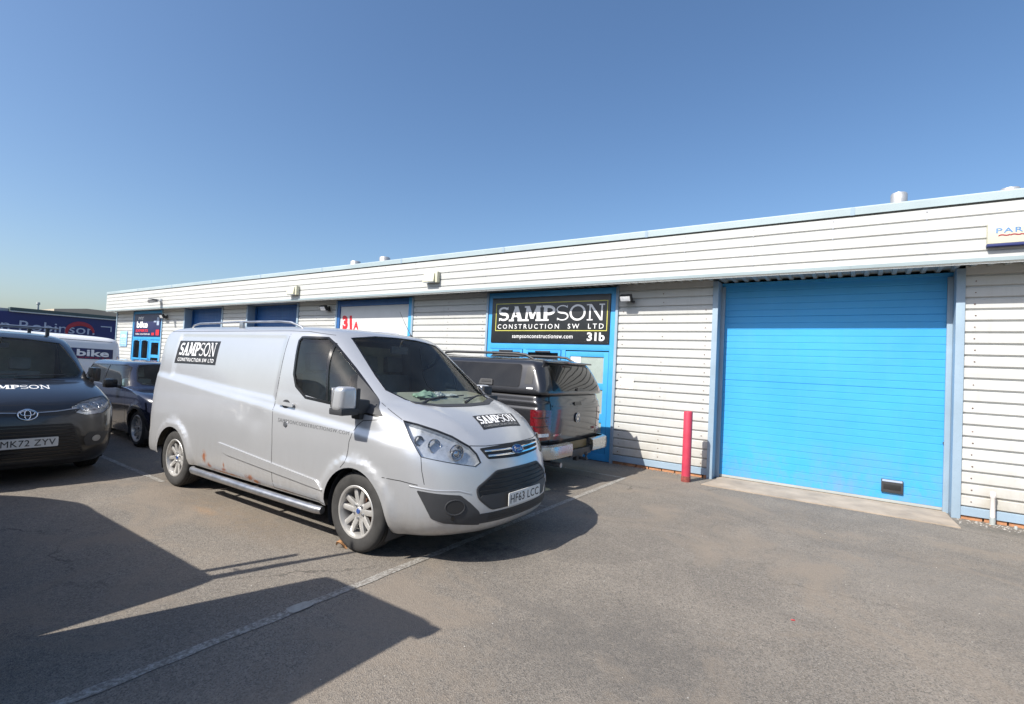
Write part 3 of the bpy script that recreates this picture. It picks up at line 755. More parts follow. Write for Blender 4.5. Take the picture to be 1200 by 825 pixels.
def roller_door(x0, x1, rec=.27, mat='door_blue', detail=True, posts=True, z1=3.165):
    """outer width x0..x1 includes the posts"""
    a, b = x0+.085, x1-.09
    if posts:
        upright(x0, a, -.022, rec+.02); upright(b, x1, -.022, rec+.02)
    tr = upright(a, a+.055, rec-.05, rec-.005, 0, 3.14, 'trim' if detail else 'old_blue', 'guide_rail'); upright(b-.06, b, rec-.05, rec-.005, 0, 3.14, 'trim', 'guide_rail')
    fr = MB(); fr.box((bl(a), rec-.03, z1-.01), (bl(b), rec+.06, 3.20)); rd = fr.build('roller_door', M['old_blue'] if not detail else M[mat], bld, smooth=0)
    n = 6 if detail else 6; h = (z1-.055)/n
    bm = bmesh.new(); pr = [(.007, 0), (0, .005)]
    for k in range(1, 5):
        zc = h*k/5; pr += [(0, zc-.006), (.0045, zc-.002), (.0045, zc+.002), (0, zc+.006)]
    pr += [(0, h-.005), (.007, h)]
    va = [bm.verts.new((bl(a)+.0, p, z)) for p, z in pr]; vb = [bm.verts.new((bl(b), p, z)) for p, z in pr]
    for k in range(len(pr)-1): bm.faces.new((va[k], vb[k], vb[k+1], va[k+1]))
    me = bpy.data.meshes.new('door_section'); bm.to_mesh(me); bm.free(); me.materials.append(M[mat])
    for k in range(n): link('door_section', me, parent=rd, loc=(0, rec+.0012*(k % 3), .055+k*h))
    sl = MB(); sl.box((bl(a), rec-.004, .018), (bl(b), rec+.03, .056), .003); sl.build('bottom_seal', M['soffit'], rd)
    if detail:
        hz = MB(); hz.box((bl(.30), rec-.03, .155), (bl(.545), rec+.002, .335), .006); hb = hz.build('letter_plate', M['plastic'], rd)
        h2 = MB(); h2.box((bl(.325), rec-.034, .20), (bl(.52), rec-.029, .27), .002); h2.build('slot', M['black'], rd)
        h3 = MB(); h3.box((bl(.31), rec-.034, .305), (bl(.535), rec-.029, .332), .002); h3.build('label_strip', M['pale_letter'], rd)
        h4 = MB(); h4.cyl((bl(b-.02), rec-.02, .92), (bl(b-.02), rec-.0, .92), .02, 10); h4.box((bl(b-.07), rec-.025, .905), (bl(b-.02), rec-.012, .925)); h4.build('side_latch', M['plastic'], rd)
    return rd
# bays from left to right
def jamb(x0, x1): return upright(x0, x1, -.02, .06)
wall_bay(BX0+.02, -25.50); wall_bay(-22.62, -20.80); wall_bay(-17.92, -16.40); wall_bay(-13.52, -11.79); wall_bay(-8.83, -6.62); wall_bay(-3.62, -1.99); wall_bay(1.11, 4.2); wall_bay(7.2, 9.0); wall_bay(11.9, BX1)
roller_door(-20.80, -17.92, mat='old_blue', detail=False); roller_door(-16.40, -13.52, mat='old_blue', detail=False)
roller_door(-1.99, 1.11)
roller_door(9.0, 11.9, mat='door_blue', detail=False)
upright(BX0-.02, BX0+.05, -.03, .06, 0, 3.2, 'trim', 'corner_trim')
# white infill door of the unit with the red number
upright(-11.79, -11.73, -.02, .06, mat='trim'); upright(-8.89, -8.83, -.02, .06, mat='trim')
upright(-11.73, -11.62, -.008, .07, mat='old_blue', name='frame_upright'); upright(-9.0, -8.89, -.008, .07, mat='frame_blue', name='frame_upright')
m = MB(); m.box((bl(-11.62), -.006, 3.04), (bl(-9.0), .07, 3.19), .004); m.build('frame_head', M['old_blue'], bld)
for k in range(6):
    m = MB(); m.box((bl(-11.62), .02, .06+k*.497), (bl(-9.0), .06, .06+k*.497+.494), .003); m.build('white_door_panel', M['white_panel'], bld)
# entrances
def rect_frame(m, x0, x1, z0, z1, w_, y0, y1, bev=.003, head=None):
    m.box((bl(x0), y0, z0), (bl(x0+w_), y1, z1), bev); m.box((bl(x1-w_), y0, z0), (bl(x1), y1, z1), bev)
    m.box((bl(x0+w_), y0+.001, z1-(head or w_)), (bl(x1-w_), y1, z1), bev); m.box((bl(x0+w_), y0+.001, z0), (bl(x1-w_), y1, z0+w_), bev)
def entrance(x0, x1, main=True):
    upright(x0, x0+.05, -.03, .08); upright(x1-.05, x1, -.03, .08)
    a, b = x0+.05, x1-.05; fw_ = .10
    m = MB(); m.box((bl(a), -.005, 0.01), (bl(a+fw_), .09, 3.19), .004); m.box((bl(b-fw_), -.005, 0.01), (bl(b), .09, 3.19), .004)
    m.box((bl(a+fw_), -.004, 3.08), (bl(b-fw_), .09, 3.19), .004); m.box((bl(a+fw_), -.004, 2.02), (bl(b-fw_), .09, 2.14), .004); m.box((bl(a+fw_), -.004, .01), (bl(b-fw_), .09, .13), .004)
    fo = m.build('entrance_frame', M['frame_blue'], bld)
    c, d = a+fw_, b-fw_
    door_l = d-.90
    m = MB(); m.box((bl(door_l-.09), -.004, .13), (bl(door_l), .09, 2.02), .004); mid = c+(door_l-.09-c)/2
    m.box((bl(mid-.035), -.004, .13), (bl(mid+.035), .09, 2.02), .004); m.box((bl(c), -.003, .80), (bl(mid-.035), .09, .88), .003); m.box((bl(mid+.035), -.003, .80), (bl(door_l-.09), .09, .88), .003)
    m.build('mullion', M['frame_blue'], fo)
    for (p, q) in ((c, mid-.035), (mid+.035, door_l-.09)):
        # top hung opening light above, fixed pane below
        m = MB(); rect_frame(m, p+.008, q-.008, 1.20, 2.012, .055, -.022, .04); wf = m.build('window_sash', M['frame_blue'], bld)
        m = MB(); m.box((bl(p+.064), .008, 1.256), (bl(q-.064), .016, 1.956)); m.build('pane', M['window_glass'], wf)
        m = MB(); m.box((bl((p+q)/2-.17), -.040, 1.962), (bl((p+q)/2+.17), -.022, 1.992), .005); m.build('handle', M['plastic'], wf)
        m = MB(); m.box((bl(p+.0), -.002, 1.12), (bl(q-.0), .05, 1.195), .003); m.box((bl(p+.02), .02, .89), (bl(q-.02), .03, 1.12)); m.box((bl(p+.02), .02, .14), (bl(q-.02), .03, .79)); m.build('lower_panel', M['frame_blue'], bld)
    # glazed door on the right
    m = MB(); p, q = door_l+.006, d-.006
    rect_frame(m, p, q, .03, 2.00, .095, .0, .045); m.box((bl(p+.095), .002, 1.30), (bl(q-.095), .045, 1.42), .003); m.box((bl(p+.095), .002, .70), (bl(q-.095), .045, .86), .003); m.box((bl(p+.095), .003, .125), (bl(q-.095), .045, .30), .003)
    df_ = m.build('entrance_door', M['frame_blue'], bld)
    gm = 'frost' if main else 'window_glass'
    for z0, z1 in ((1.42, 1.905), (.86, 1.30), (.30, .70)):
        m = MB(); m.box((bl(p+.094), .018, z0-.001), (bl(q-.094), .026, z1+.001)); m.build('pane', M[gm], df_)
    m = MB(); m.cyl((bl(p+.05), -.05, 1.02), (bl(p+.05), -.05, 1.26), .012, 10); m.cyl((bl(p+.05), -.05, 1.05), (bl(p+.05), .0, 1.05), .008, 8); m.cyl((bl(p+.05), -.05, 1.23), (bl(p+.05), .0, 1.23), .008, 8); m.build('handle', M['steel'], df_)
    if main:
        m = MB(); m.box((bl(p+.105), .010, 1.76), (bl(p+.32), .017, 1.90)); m.build('paper_notice', M['white'], df_)
    # dark room behind
    m = MB(); m.box((bl(c), .9, .0), (bl(d), .95, 3.1)); m.box((bl(c), .1, -.01), (bl(d), .9, .02)); m.build('inner_wall', M['soffit'], bld)
    if not main:
        m = MB(); m.box((bl(c+.9), .35, .0), (bl(c+1.1), .55, 1.35)); m.build('inside_shelf', M['white_panel'], bld)
entrance(-6.62, -3.62); entrance(-25.50, -22.62, False); entrance(4.2, 7.2)
# core of the building behind the cladding, roof and end wall
m = MB()
segs = [(BX0+.02, -25.5), (-22.62, -20.8), (-17.92, -16.4), (-13.52, -8.83), (-8.83, -6.62), (-3.62, -1.99), (1.11, 4.2), (7.2, 9.0), (11.9, BX1)]
for a, b in segs: m.box((bl(a+.002), .075, 0), (bl(b-.002), .5, 3.2))
m.box((bl(BX0+.02), 1.0, 0), (bl(BX1), 22, 3.5))
m.build('inner_core', M['dark'], bld, smooth=0)
m = MB(); m.box((bl(BX0+.02), -.30, 3.75), (bl(BX1), 22.2, 3.93)); m.build('roof_slab', M['soffit'], bld, smooth=0)
# side wall at the far left end, seen only from elsewhere
me = strip_mesh(-22, 0)
for k in range(21):
    o = link('end_cladding_strip', me, parent=bld, loc=(bl(BX0)+.0, 22.2-OX-.0, .14+k*PITCH_C)); o.rotation_euler = (0, 0, -math.pi/2); o.location = (bl(BX0), .05+bl(0)*0+0, .14+k*PITCH_C)
    o.location = (bl(BX0), .06-(-bl(0)+0)*1.0, .14+k*PITCH_C)
# fascia: rows of ribbed sheet, capping and drip trim in three metre lengths
FY = -.42
secs = []; x = BX0-.02
joints = [-27.35, -24.0, -20.95, -17.95, -14.93, -11.92, -8.88, -5.95, -3.0, -.12, 2.9, 5.9, 8.9, 13.0]
for a, b in zip(joints[:-1], joints[1:]):
    bm = bmesh.new(); pr = [(0, 0), (.004, .003), (.019, .006), (.019, .015), (0, .025), (0, PITCH_C)]
    rows = [[bm.verts.new((bl(xx), p, z)) for p, z in pr] for xx in (a-.0005, (a+b)/2, b+.0005)]
    for r0, r1 in zip(rows[:-1], rows[1:]):
        for k in range(len(pr)-1): bm.faces.new((r0[k], r1[k], r1[k+1], r0[k+1]))
    me = bpy.data.meshes.new('fascia_strip'); bm.to_mesh(me); bm.free(); me.materials.append(M['clad'])
    for k in range(5):
        link('fascia_strip', me, parent=bld, loc=(0, FY, 3.252+(k-.55)*PITCH_C if k else 3.252-.08))
    m = MB(); m.prism([(FY-.006, 3.20), (FY-.012, 3.245), (FY+.03, 3.251), (FY+.03, 3.20)], lambda p, z: (bl(a+.001), p, z), lambda p, z: (bl(b-.001), p, z)); m.build('drip_trim', M['capping'], bld, smooth=0)
    m = MB(); m.prism([(FY-.018, 3.935), (FY-.018, 4.03), (FY-.010, 4.045), (FY+.42, 4.06), (FY+.42, 4.02), (FY+.01, 4.01), (FY+.0, 3.935)], lambda p, z: (bl(a+.0015), p, z), lambda p, z: (bl(b-.0015), p, z)); m.build('roof_capping', M['capping'], bld, smooth=0)
    m = MB(); m.box((bl(b-.025), FY-.022, 3.93), (bl(b+.025), FY-.0195, 4.035)); m.build('capping_joint', M['trim'], bld, smooth=0)
m = MB(); m.box((bl(BX0-.04), FY+.001, 3.20), (bl(BX0+.0), .5, 4.03)); m.build('fascia_end_panel', M['clad'], bld, smooth=0)
m = MB(); m.box((bl(BX0), FY+.03, 3.215), (bl(BX1), FY+.07, 4.0)); m.build('fascia_backing', M['soffit'], bld, smooth=0)
# upper row of the fascia under the capping is plain
# corrugated soffit running back to the wall and to the doors
for a, b in zip(joints[:-1], joints[1:]):
    bm = bmesh.new(); x = a; rows = []; P = .152; n = int((b-a)/P); P = (b-a)/n; pts = []
    for k in range(n):
        pts += [(x, 0), (x+.045, 0), (x+.06, .032), (x+P-.015, .032)]; x += P
    pts.append((b, 0))
    for (xx, dz) in pts: rows.append((bm.verts.new((bl(xx), FY+.03, 3.212+dz)), bm.verts.new((bl(xx), .36, 3.212+dz))))
    for r0, r1 in zip(rows[:-1], rows[1:]): bm.faces.new((r0[0], r0[1], r1[1], r1[0]))
    finish(bm, 'soffit_sheet', M['soffit'], bld, smooth=0)
m = MB()
for x in np.arange(-26.6, 12.5, 1.01):
    for z in (3.30+.04, 3.45+.03, 3.60+.03, 3.745+.03, 3.88): m.cyl((bl(x), FY-.006, z), (bl(x), FY+.004, z), .009, 6)
m.build('sheet_fixings', M['steel'], bld, kind='stuff', smooth=0)
m = MB(); rng = random.Random(4)
for a_, b_ in ((-8.83, -6.62), (-3.62, -1.99), (1.11, 4.2), (-13.52, -11.79)):
    for x in (a_+.10, (a_+b_)/2, b_-.10):
        for k in range(0, 20):
            z = .14+k*PITCH_C+.09
            if z < 3.1 and rng.random() < .8: m.cyl((bl(x+rng.uniform(-.01, .01)), -.008, z), (bl(x), .002, z), .007, 6)
m.build('wall_fixings', M['rust_metal'], bld, kind='stuff', smooth=0)

# ------------------------------------------------------------------ signs and fittings on the units
def sign_root(name, loc, label, cat='sign'):
    e = empty(name, loc); tag(e, label, cat); return e
def wbox(m, e, x0, x1, y0, y1, z0, z1, bev=.003):
    l = e.location; m.box((x0-l.x, y0-l.y, z0-l.z), (x1-l.x, y1-l.y, z1-l.z), bev); return m
def wtext(name, e, bm, x0, x1, z0, z1, y, mat, off=.001, thick=.002, shear=0, split=False):
    if split:
        for g_ in glyphs(bm): o_ = wtext('letter', e, g_, x0, x1, z0, z1, y, mat, off, thick, shear)
        return o_
    l = e.location; return flat_text(name, bm, (x0-l.x, y-l.y, z0-l.z), (1, 0, 0), (0, 0, 1), x1-x0, z1-z0, M[mat], e, off, thick, shear)
U = (1, 0, 0); V = (0, 0, 1)
s1 = sign_root('shop_sign', (-5.12, D-.01, 2.60), 'black SAMPSON CONSTRUCTION SW LTD board with yellow border above blue entrance')
SX0, SX1, SZ0, SZ1 = -6.465, -3.775, 2.145, 3.075; SY = D-.022
m = MB(); wbox(m, s1, SX0, SX1, SY, D+.02, SZ0, SZ1); m.build('board', M['board'], s1)
for k in range(7): wtext('letter', s1, slab_bm(k), -6.29, -3.88, 2.585, 2.895, SY, 'white')
wtext('letters_construction', s1, text_bm('CONSTRUCTION  SW  LTD', .004, 1.45), -6.30, -3.89, 2.43, 2.525, SY, 'white', split=True)
wtext('letters_web_address', s1, text_bm('sampsonconstructionsw.com', .006, 1.08), -5.92, -4.52, 2.215, 2.32, SY, 'white')
wtext('letters_unit_number', s1, text_bm('31b', .03), -4.22, -3.86, 2.20, 2.36, SY, 'white', split=True)
m = MB()
for (a, b, c, d) in ((-6.36, -3.82, 2.385, 2.40), (-6.36, -3.82, 2.945, 2.96), (-6.36, -6.345, 2.40, 2.945), (-3.835, -3.82, 2.40, 2.945)): wbox(m, s1, a, b, SY-.004, SY-.001, c, d, 0)
m.build('yellow_border', M['yellow'], s1, smooth=0)
s2 = sign_root('shop_sign', (-24.05, D-.01, 2.6), 'navy and red bike shop poster sign above far left entrance')
m = MB(); wbox(m, s2, -25.34, -22.78, SY, D+.02, 2.145, 3.075); m.build('board', M['navy_sign'], s2)
wtext('letters_bike', s2, text_bm('bike', .035), -25.05, -23.95, 2.50, 2.78, SY, 'white')
wtext('letters_small_top', s2, text_bm('MY', .03), -24.9, -24.35, 2.83, 2.96, SY, 'white')
wtext('letters_second_line', s2, text_bm('EXPERTS', .03), -25.1, -23.9, 2.33, 2.44, SY, 'red')
wtext('letters_web_address', s2, text_bm('bike workshop', .01), -25.1, -23.7, 2.20, 2.28, SY, 'white')
m = MB(); wbox(m, s2, -23.15, -22.85, SY-.003, SY-.001, 2.2, 2.42, 0); wbox(m, s2, -23.55, -23.3, SY-.003, SY-.001, 2.2, 2.3, 0); m.build('red_patch', M['red'], s2)
m = MB(); wbox(m, s2, -23.4, -23.15, SY-.003, SY-.001, 2.72, 2.8, 0); wbox(m, s2, -23.1, -22.9, SY-.003, SY-.001, 2.6, 2.92, 0); m.build('white_patch', M['pale_letter'], s2)
s3 = sign_root('wall_notice', (-26.3, D-.01, 2.05), 'small pale blue notice on cladding at far left corner')
lb = simple('pale_blue_notice', (.28, .50, .78), .5, var=.2, scale=8)
m = MB(); wbox(m, s3, -26.75, -26.0, D-.03, D-.002, 1.7, 2.35); m.build('board', lb, s3)
wtext('lettering', s3, text_bm('OPEN', .02), -26.65, -26.1, 2.08, 2.22, D-.03, 'white')
for k in range(3): wtext('lettering', s3, text_bm('bike services', .0), -26.65, -26.1, 1.80+k*.08, 1.85+k*.08, D-.03, 'white')
s4 = sign_root('unit_number', (-11.2, D+.02, 2.6), 'red spray painted 31A on the white infill door')
red_spray = M['red']
wtext('painted_digits', s4, text_bm('31', .06), -11.50, -11.10, 2.42, 2.80, D+.02, 'red', thick=.001, shear=-.1)
wtext('painted_letter', s4, text_bm('A', .05), -11.06, -10.84, 2.42, 2.63, D+.02, 'red', thick=.001)
s5 = sign_root('fascia_sign_box', (1.75, D+FY-.03, 3.5), 'cream PARTNERSHIP sign box on fascia at the right edge')
M['sign_blue'] = simple('sign_blue_print', (.10, .24, .50), .5)
cream = simple('cream_sign_face', (.56, .545, .42), .45, var=.04)
m = MB(); wbox(m, s5, 1.235, 2.75, D+FY-.075, D+FY, 3.395, 3.64, .006); m.build('box', cream, s5)
m = MB(); wbox(m, s5, 1.232, 2.753, D+FY-.078, D+FY, 3.362, 3.394, .006); m.build('under_edge', M['blue_sign'], s5)
wtext('letters', s5, text_bm('PARTNERSHIP HOUSE', .01, 1.2), 1.31, 2.65, 3.515, 3.575, D+FY-.075, 'sign_blue', split=True)
wtext('underline_swoosh', s5, text_bm('~~~~~~', .02), 1.33, 1.95, 3.475, 3.50, D+FY-.075, 'dull_red')
s6 = sign_root('wall_notice', (-3.42, D-.01, 1.44), 'faded pink warning notice on cladding right of the black sign entrance')
pk = simple('faded_pink_print', (.80, .55, .50), .6, var=.06); pk2 = simple('faded_white_sheet', (.78, .72, .68), .6, var=.05)
m = MB(); wbox(m, s6, -3.56, -3.28, D-.006, D-.001, 1.36, 1.53, 0); m.build('sheet', pk2, s6)
for k, tx in enumerate(('NO PARKING', 'KEEP CLEAR')): wtext('print', s6, text_bm(tx, .02), -3.54, -3.30, 1.39+k*.075, 1.44+k*.075, D-.006, 'dull_red' if 0 else 'white', thick=.0005).data.materials[0] = pk

def floodlight(x, z, y, label, group, dark=True, s=1.0):
    e = empty('floodlight', (x, y, z)); tag(e, label, 'floodlight', group)
    m = MB(); m.box((-.03*s, -.02, -.05*s), (.03*s, 0, .05*s), .004); m.tube([(0, -.01, 0), (0, -.09, .02), (0, -.15, .0)], .014*s, 8); m.build('bracket', M['plastic'], e)
    mt = Matrix.Translation((0, -.17, 0)) @ Matrix.Rotation(R(28), 4, 'X')
    m = MB(); m.box((-.10*s, -.05, -.055*s), (.10*s, .04, .055*s), .012, mt); hd = m.build('lamp_head', M['plastic'] if dark else M['capping'], e)
    m = MB(); m.box((-.085*s, -.054, -.042*s), (.085*s, -.049, .042*s), .002, mt); m.build('lamp_glass', M['lamp_inside'], e)
    m = MB(); m.cyl((.10*s, -.13, -.06), (.10*s, -.06, -.06), .022*s, 12); m.build('sensor', M['plastic'], e)
    return e
floodlight(-3.42, 2.96, D, 'black floodlight on cladding beside the black SAMPSON board', 'wall lights under the soffit', s=1.05)
floodlight(-12.1, 3.0, D, 'dark lamp on cladding just left of the white 31A door', 'wall lights under the soffit', s=1.25)
floodlight(-22.25, 2.93, D, 'dark lamp on cladding right of the bike shop poster', 'wall lights under the soffit', s=1.3)
def fascia_light(x, z, label, s=1.0):
    e = empty('fascia_lamp', (x, D+FY, z)); tag(e, label, 'lamp', 'pale lamps on the fascia')
    m = MB(); m.box((.13*s, -.10*s, -.12*s), (.20*s, .0, .12*s), .01); m.build('mounting_box', cream, e)
    m = MB(); m.prism([(-.20, -.02), (.13, -.02), (.13, -.13), (-.20, -.13)], lambda a, b: (a*s, b*1.1*s, -.10*s), lambda a, b: (a*s*.97, b*.9*s, .08*s)); m.build('lamp_housing', cream, e, smooth=20)
    m = MB(); m.box((-.18*s, -.13*s, -.115*s), (.11*s, -.04*s, -.101*s), .003); m.build('lamp_glass', M['lamp_inside'], e)
    return e
fascia_light(-7.84, 3.53, 'pale box lamp on fascia above cladding left of the SAMPSON board', 1.0)
fascia_light(-13.1, 3.47, 'pale box lamp on fascia above the second dark blue roller door', 1.05)
e = empty('security_camera', (-21.75, D+FY, 3.45)); tag(e, 'small grey security camera on fascia near the far left end', 'camera')
m = MB(); m.box((-.06, -.03, -.09), (.06, 0, .09), .005); m.tube([(0, -.02, 0), (0, -.16, .03)], .02, 8); m.build('bracket', M['steel'], e)
m = MB(); m.cyl((-.1, -.12, .02), (.0, -.42, -.05), .06, 14); m.box((-.12, -.40, .05), (.06, -.10, .07), .005); m.build('camera_body', M['steel'], e)
def roof_vent(x, y, r, ht, label, base=3.93):
    e = empty('roof_vent', (x, y, base)); tag(e, label, 'vent', 'round metal vents on the roof')
    m = MB(); m.lathe([(.001, 0), (r*.72, 0), (r*.72, ht*.62)], 28, 'z'); m.build('stub_pipe', M['steel'], e)
    m = MB(); m.lathe([(r*.72, ht*.50), (r, ht*.52), (r, ht*.96), (r*.9, ht), (.001, ht*1.02)], 28, 'z'); m.build('cowl', M['alloy'], e)
    return e
roof_vent(.44, 9.5, .105, .62, 'shiny round vent above the bright blue roller door')
roof_vent(1.66, 9.5, .11, .50, 'partly visible vent at the right end of the roofline')
roof_vent(-12.2, 9.5, .15, .56, 'left one of two small vents above the white 31A door')
roof_vent(-10.95, 9.5, .15, .58, 'right one of two small vents above the white 31A door')

# bollard, stub pipes, leaf, scraps
e = empty('bollard', (-2.175, 8.12, 0)); tag(e, 'faded red steel bollard standing left of the bright blue roller door', 'bollard')
m = MB(); m.lathe([(.068, .0), (.0665, .35), (.0665, 1.07), (.062, 1.085), (.05, 1.088), (.047, 1.06), (.001, 1.055)], 28, 'z'); m.build('post', M['bollard'], e)
m = MB(); m.lathe([(.072, .0), (.0715, .05), (.069, .085), (.067, .09)], 28, 'z'); m.build('rusty_foot', simple('rusty_red', (.22, .05, .04), .8, var=.5, scale=30), e)
e = empty('pipe_stub', (1.40, 8.56, 0)); tag(e, 'short pale capped pipe standing at wall foot by the right edge', 'pipe')
m = MB(); m.lathe([(.026, 0), (.026, .33), (.030, .335), (.030, .375), (.022, .40), (.001, .405)], 16, 'z'); m.build('pipe', pk2, e)
m = MB(); m.lathe([(.0275, 0), (.030, .05), (.0275, .09)], 16, 'z'); m.build('collar', M['soffit'], e)
e = empty('pipe_stub', (1.60, 8.52, 0)); tag(e, 'low broken grey pipe end beside the taller capped pipe', 'pipe')
m = MB(); m.lathe([(.016, 0), (.016, .03), (.013, .035), (.001, .035)], 12, 'z'); m.build('pipe', M['soffit'], e)
leafm = simple('dry_brown_leaf', (.42, .22, .10), .8, var=.35, scale=40)
def leaf(x, y, rz, s, label, mat=leafm):
    bm = bmesh.new(); rng = random.Random(int(x*100)); rows = []
    for i in range(7):
        t = i/6; wd = math.sin(math.pi*min(1, t*.92+.06))**.8*.35
        rows.append([bm.verts.new(((t-.5)*s, k*wd*s, s*(.10+.30*abs(k)*(1-t)+.22*math.sin(t*5)+rng.uniform(-.03, .03)))) for k in (-1, -.5, 0, .5, 1)])
    for r0, r1 in zip(rows[:-1], rows[1:]):
        for k in range(4): bm.faces.new((r0[k], r0[k+1], r1[k+1], r1[k]))
    o = finish(bm, 'leaf', mat, smooth=60, loc=(x, y, .012), rot=(0, 0, rz)); tag(o, label, 'leaf'); return o
leaf(-3.66, 2.88, .6, .10, 'curled dry brown leaf beside the silver van front tyre')
def grit():
    bm = bmesh.new(); rng = random.Random(11)
    def stone(x, y, s):
        k = bmesh.ops.create_icosphere(bm, subdivisions=1, radius=s)
        for v in k['verts']: v.co = Vector((v.co.x*rng.uniform(.7, 1.3)+x, v.co.y*rng.uniform(.7, 1.3)+y, max(0, v.co.z*.6)+.002))
    for k in range(260): stone(rng.uniform(1.05, 3.2), 8.62-abs(rng.gauss(0, .13))-.04, rng.uniform(.004, .016))
    for k in range(70): stone(rng.uniform(-3.6, -2.0), 8.60-abs(rng.gauss(0, .04))-.02, rng.uniform(.003, .010))
    for k in range(170): stone(rng.uniform(-4, 3), rng.uniform(1.5, 8.2), rng.uniform(.002, .006))
    o = finish(bm, 'gravel_grit', simple('grit_stone', (.38, .36, .33), .9, var=.4, scale=60), smooth=0); o['kind'] = 'stuff'; return o
grit()
tag(finish(bmesh.new(), 'x', M['red']), 'x', 'x') if False else None
m = MB(); m.box((-.012, -.004, 0), (.012, .004, .003)); o = m.build('wrapper_scrap', M['red'], loc=(-.33, 4.05, .004), rot=(0, 0, .4)); tag(o, 'tiny red scrap lying on open asphalt', 'litter')

# ================================================================== SILVER PANEL VAN
VAN = dict(x=-3.524, y=3.847, yaw=.0167)
WZ, WR = .335, .343
silver_st = [
 # z     xf     w     df   pf    xr     dr
 (.235,  .90,  .880, .60, 2.4, -4.20, .30),
 (.27,  1.00,  .915, .70, 2.4, -4.26, .34),
 (.33,  1.06,  .945, .76, 2.4, -4.30, .38),
 (.42,  1.075, .965, .78, 2.4, -4.32, .42),
 (.55,  1.06,  .975, .77, 2.4, -4.33, .46),
 (.68,  1.035, .978, .76, 2.4, -4.335,.50),
 (.80,  1.01,  .978, .75, 2.4, -4.34, .50),
 (.90,   .975, .975, .74, 2.4, -4.34, .50),
 (.96,   .93,  .971, .74, 2.45,-4.34, .50),
 (1.03,  .855, .967, .76, 2.55,-4.34, .50),
 (1.10,  .76,  .962, .78, 2.75,-4.34, .50),
 (1.18,  .60,  .955, .78, 2.95,-4.335,.50),
 (1.24,  .43,  .948, .76, 3.1,-4.33, .50),
 (1.285, .25,  .942, .74, 3.2, -4.33, .50),
 (1.36,  .14,  .934, .74, 3.2, -4.325,.48),
 (1.50, -.06,  .918, .70, 3.2, -4.31, .46),
 (1.65, -.27,  .896, .64, 3.2, -4.29, .42),
 (1.78, -.455, .868, .58, 3.3, -4.26, .38),
 (1.86, -.58,  .842, .54, 3.4, -4.22, .36),
 (1.910,-.67,  .800, .55, 3.4, -4.15, .36),
 (1.942,-.80,  .72,  .60, 3.0, -4.00, .40),
 (1.966,-1.05, .59,  .60, 2.6, -3.75, .45),
 (1.980,-1.45, .40,  .55, 2.4, -3.35, .45),
 (1.987,-1.85, .18,  .35, 2.2, -2.9,  .3),
]
def silver_disp(c):
    x, y, z = c[:, 0].copy(), c[:, 1].copy(), c[:, 2].copy(); sg = np.sign(y); side = (np.abs(y) > .5)
    add = arch_disp(c, [(0, WZ), (-3.3, WZ)], .385, .026, .115)
    zl = 1.005+(-x)*.078                                      # shoulder crease rising to the rear
    k = ss(.055, -.01, z-zl)*ss(.6, .2, x)*ss(-4.25, -3.9, x)
    add = add+side*sg*.022*k
    # recessed load panel above the crease
    px = np.minimum(ss(-3.62, -3.57, x), ss(-1.30, -1.36, x)); pz = np.minimum(ss(1.30, 1.345, z+(x+3.5)*.055), ss(1.865, 1.83, z))
    add = add-side*sg*.018*np.minimum(px, pz)
    # bulging sill and tuck under
    add = add-side*sg*.02*ss(.42, .26, z)
    # shallow dents in the load side
    for (dx_, dz_, s_, a_) in ((-1.55, .98, .14, .010), (-1.85, 1.05, .10, .006)):
        add = add-(y < 0)*sg*a_*np.exp(-((x-dx_)**2+(z-dz_)**2)/s_**2)
    c = c.copy(); c[:, 1] += add*np.where(side, 1, 0)
    # bonnet: two soft creases running back from the grille corners
    top = (z > .93)*(z < 1.30)*(x > 0)
    c[:, 2] += top*.014*np.exp(-((np.abs(y)-(.42+.25*np.clip((.95-x)/.9, 0, 1)))/.07)**2)
    return c

def mirror_uv(poly): return [(-a, b) for a, b in poly]
def sides(fn):
    """fn(frame, mirror) for the right side and the left side"""
    fn(RS, lambda p: p); fn(LS, mirror_uv)
van = empty('panel_van', (VAN['x'], VAN['y'], 0), VAN['yaw'])
tag(van, 'dirty silver panel van with SAMPSON stickers and rusty sill, parked across the bay line', 'van')
B = Body(silver_st, nz=90, nf=24, ns=110, nr=14, disp=silver_disp)
for sgn in (-1, 1):
    fr = RS if sgn < 0 else LS; mm_ = (lambda p: p) if sgn < 0 else mirror_uv
    kp = (lambda c: c.y < -.55) if sgn < 0 else (lambda c: c.y > .55)
    for cx in (0, -3.3): B.cut(mm_(arch_poly(cx, WZ, .388, .15)), fr, kp)
    B.cut(mm_([(-3.0, .15), (-.3, .15), (-.3, .325), (-3.0, .325)]), fr, kp)
    B.cut(mm_([(-4.5, .15), (-3.6, .15), (-3.6, .36), (-4.5, .36)]), fr, kp)
WIN = [(-1.10, 1.80), (-1.07, 1.835), (-.74, 1.838), (-.63, 1.775), (-.34, 1.57), (.20, 1.170), (-.35, 1.228), (-.82, 1.257), (-1.0, 1.355), (-1.065, 1.47)]
WS = [(0, 1.258), (.35, 1.262), (.58, 1.285), (.70, 1.38), (.685, 1.5), (.61, 1.85), (.3, 1.888), (0, 1.897), (-.3, 1.888), (-.61, 1.85), (-.685, 1.5), (-.70, 1.38), (-.58, 1.285), (-.35, 1.262)]
B.cut(WIN, RS, lambda c: c.y < -.4 and c.z > 1.1); B.cut(mirror_uv(WIN), LS, lambda c: c.y > .4 and c.z > 1.1)
B.cut(WS, FR, lambda c: c.x > -1.2 and c.z > 1.15)
O1, O2 = oblique(-45), oblique(45)
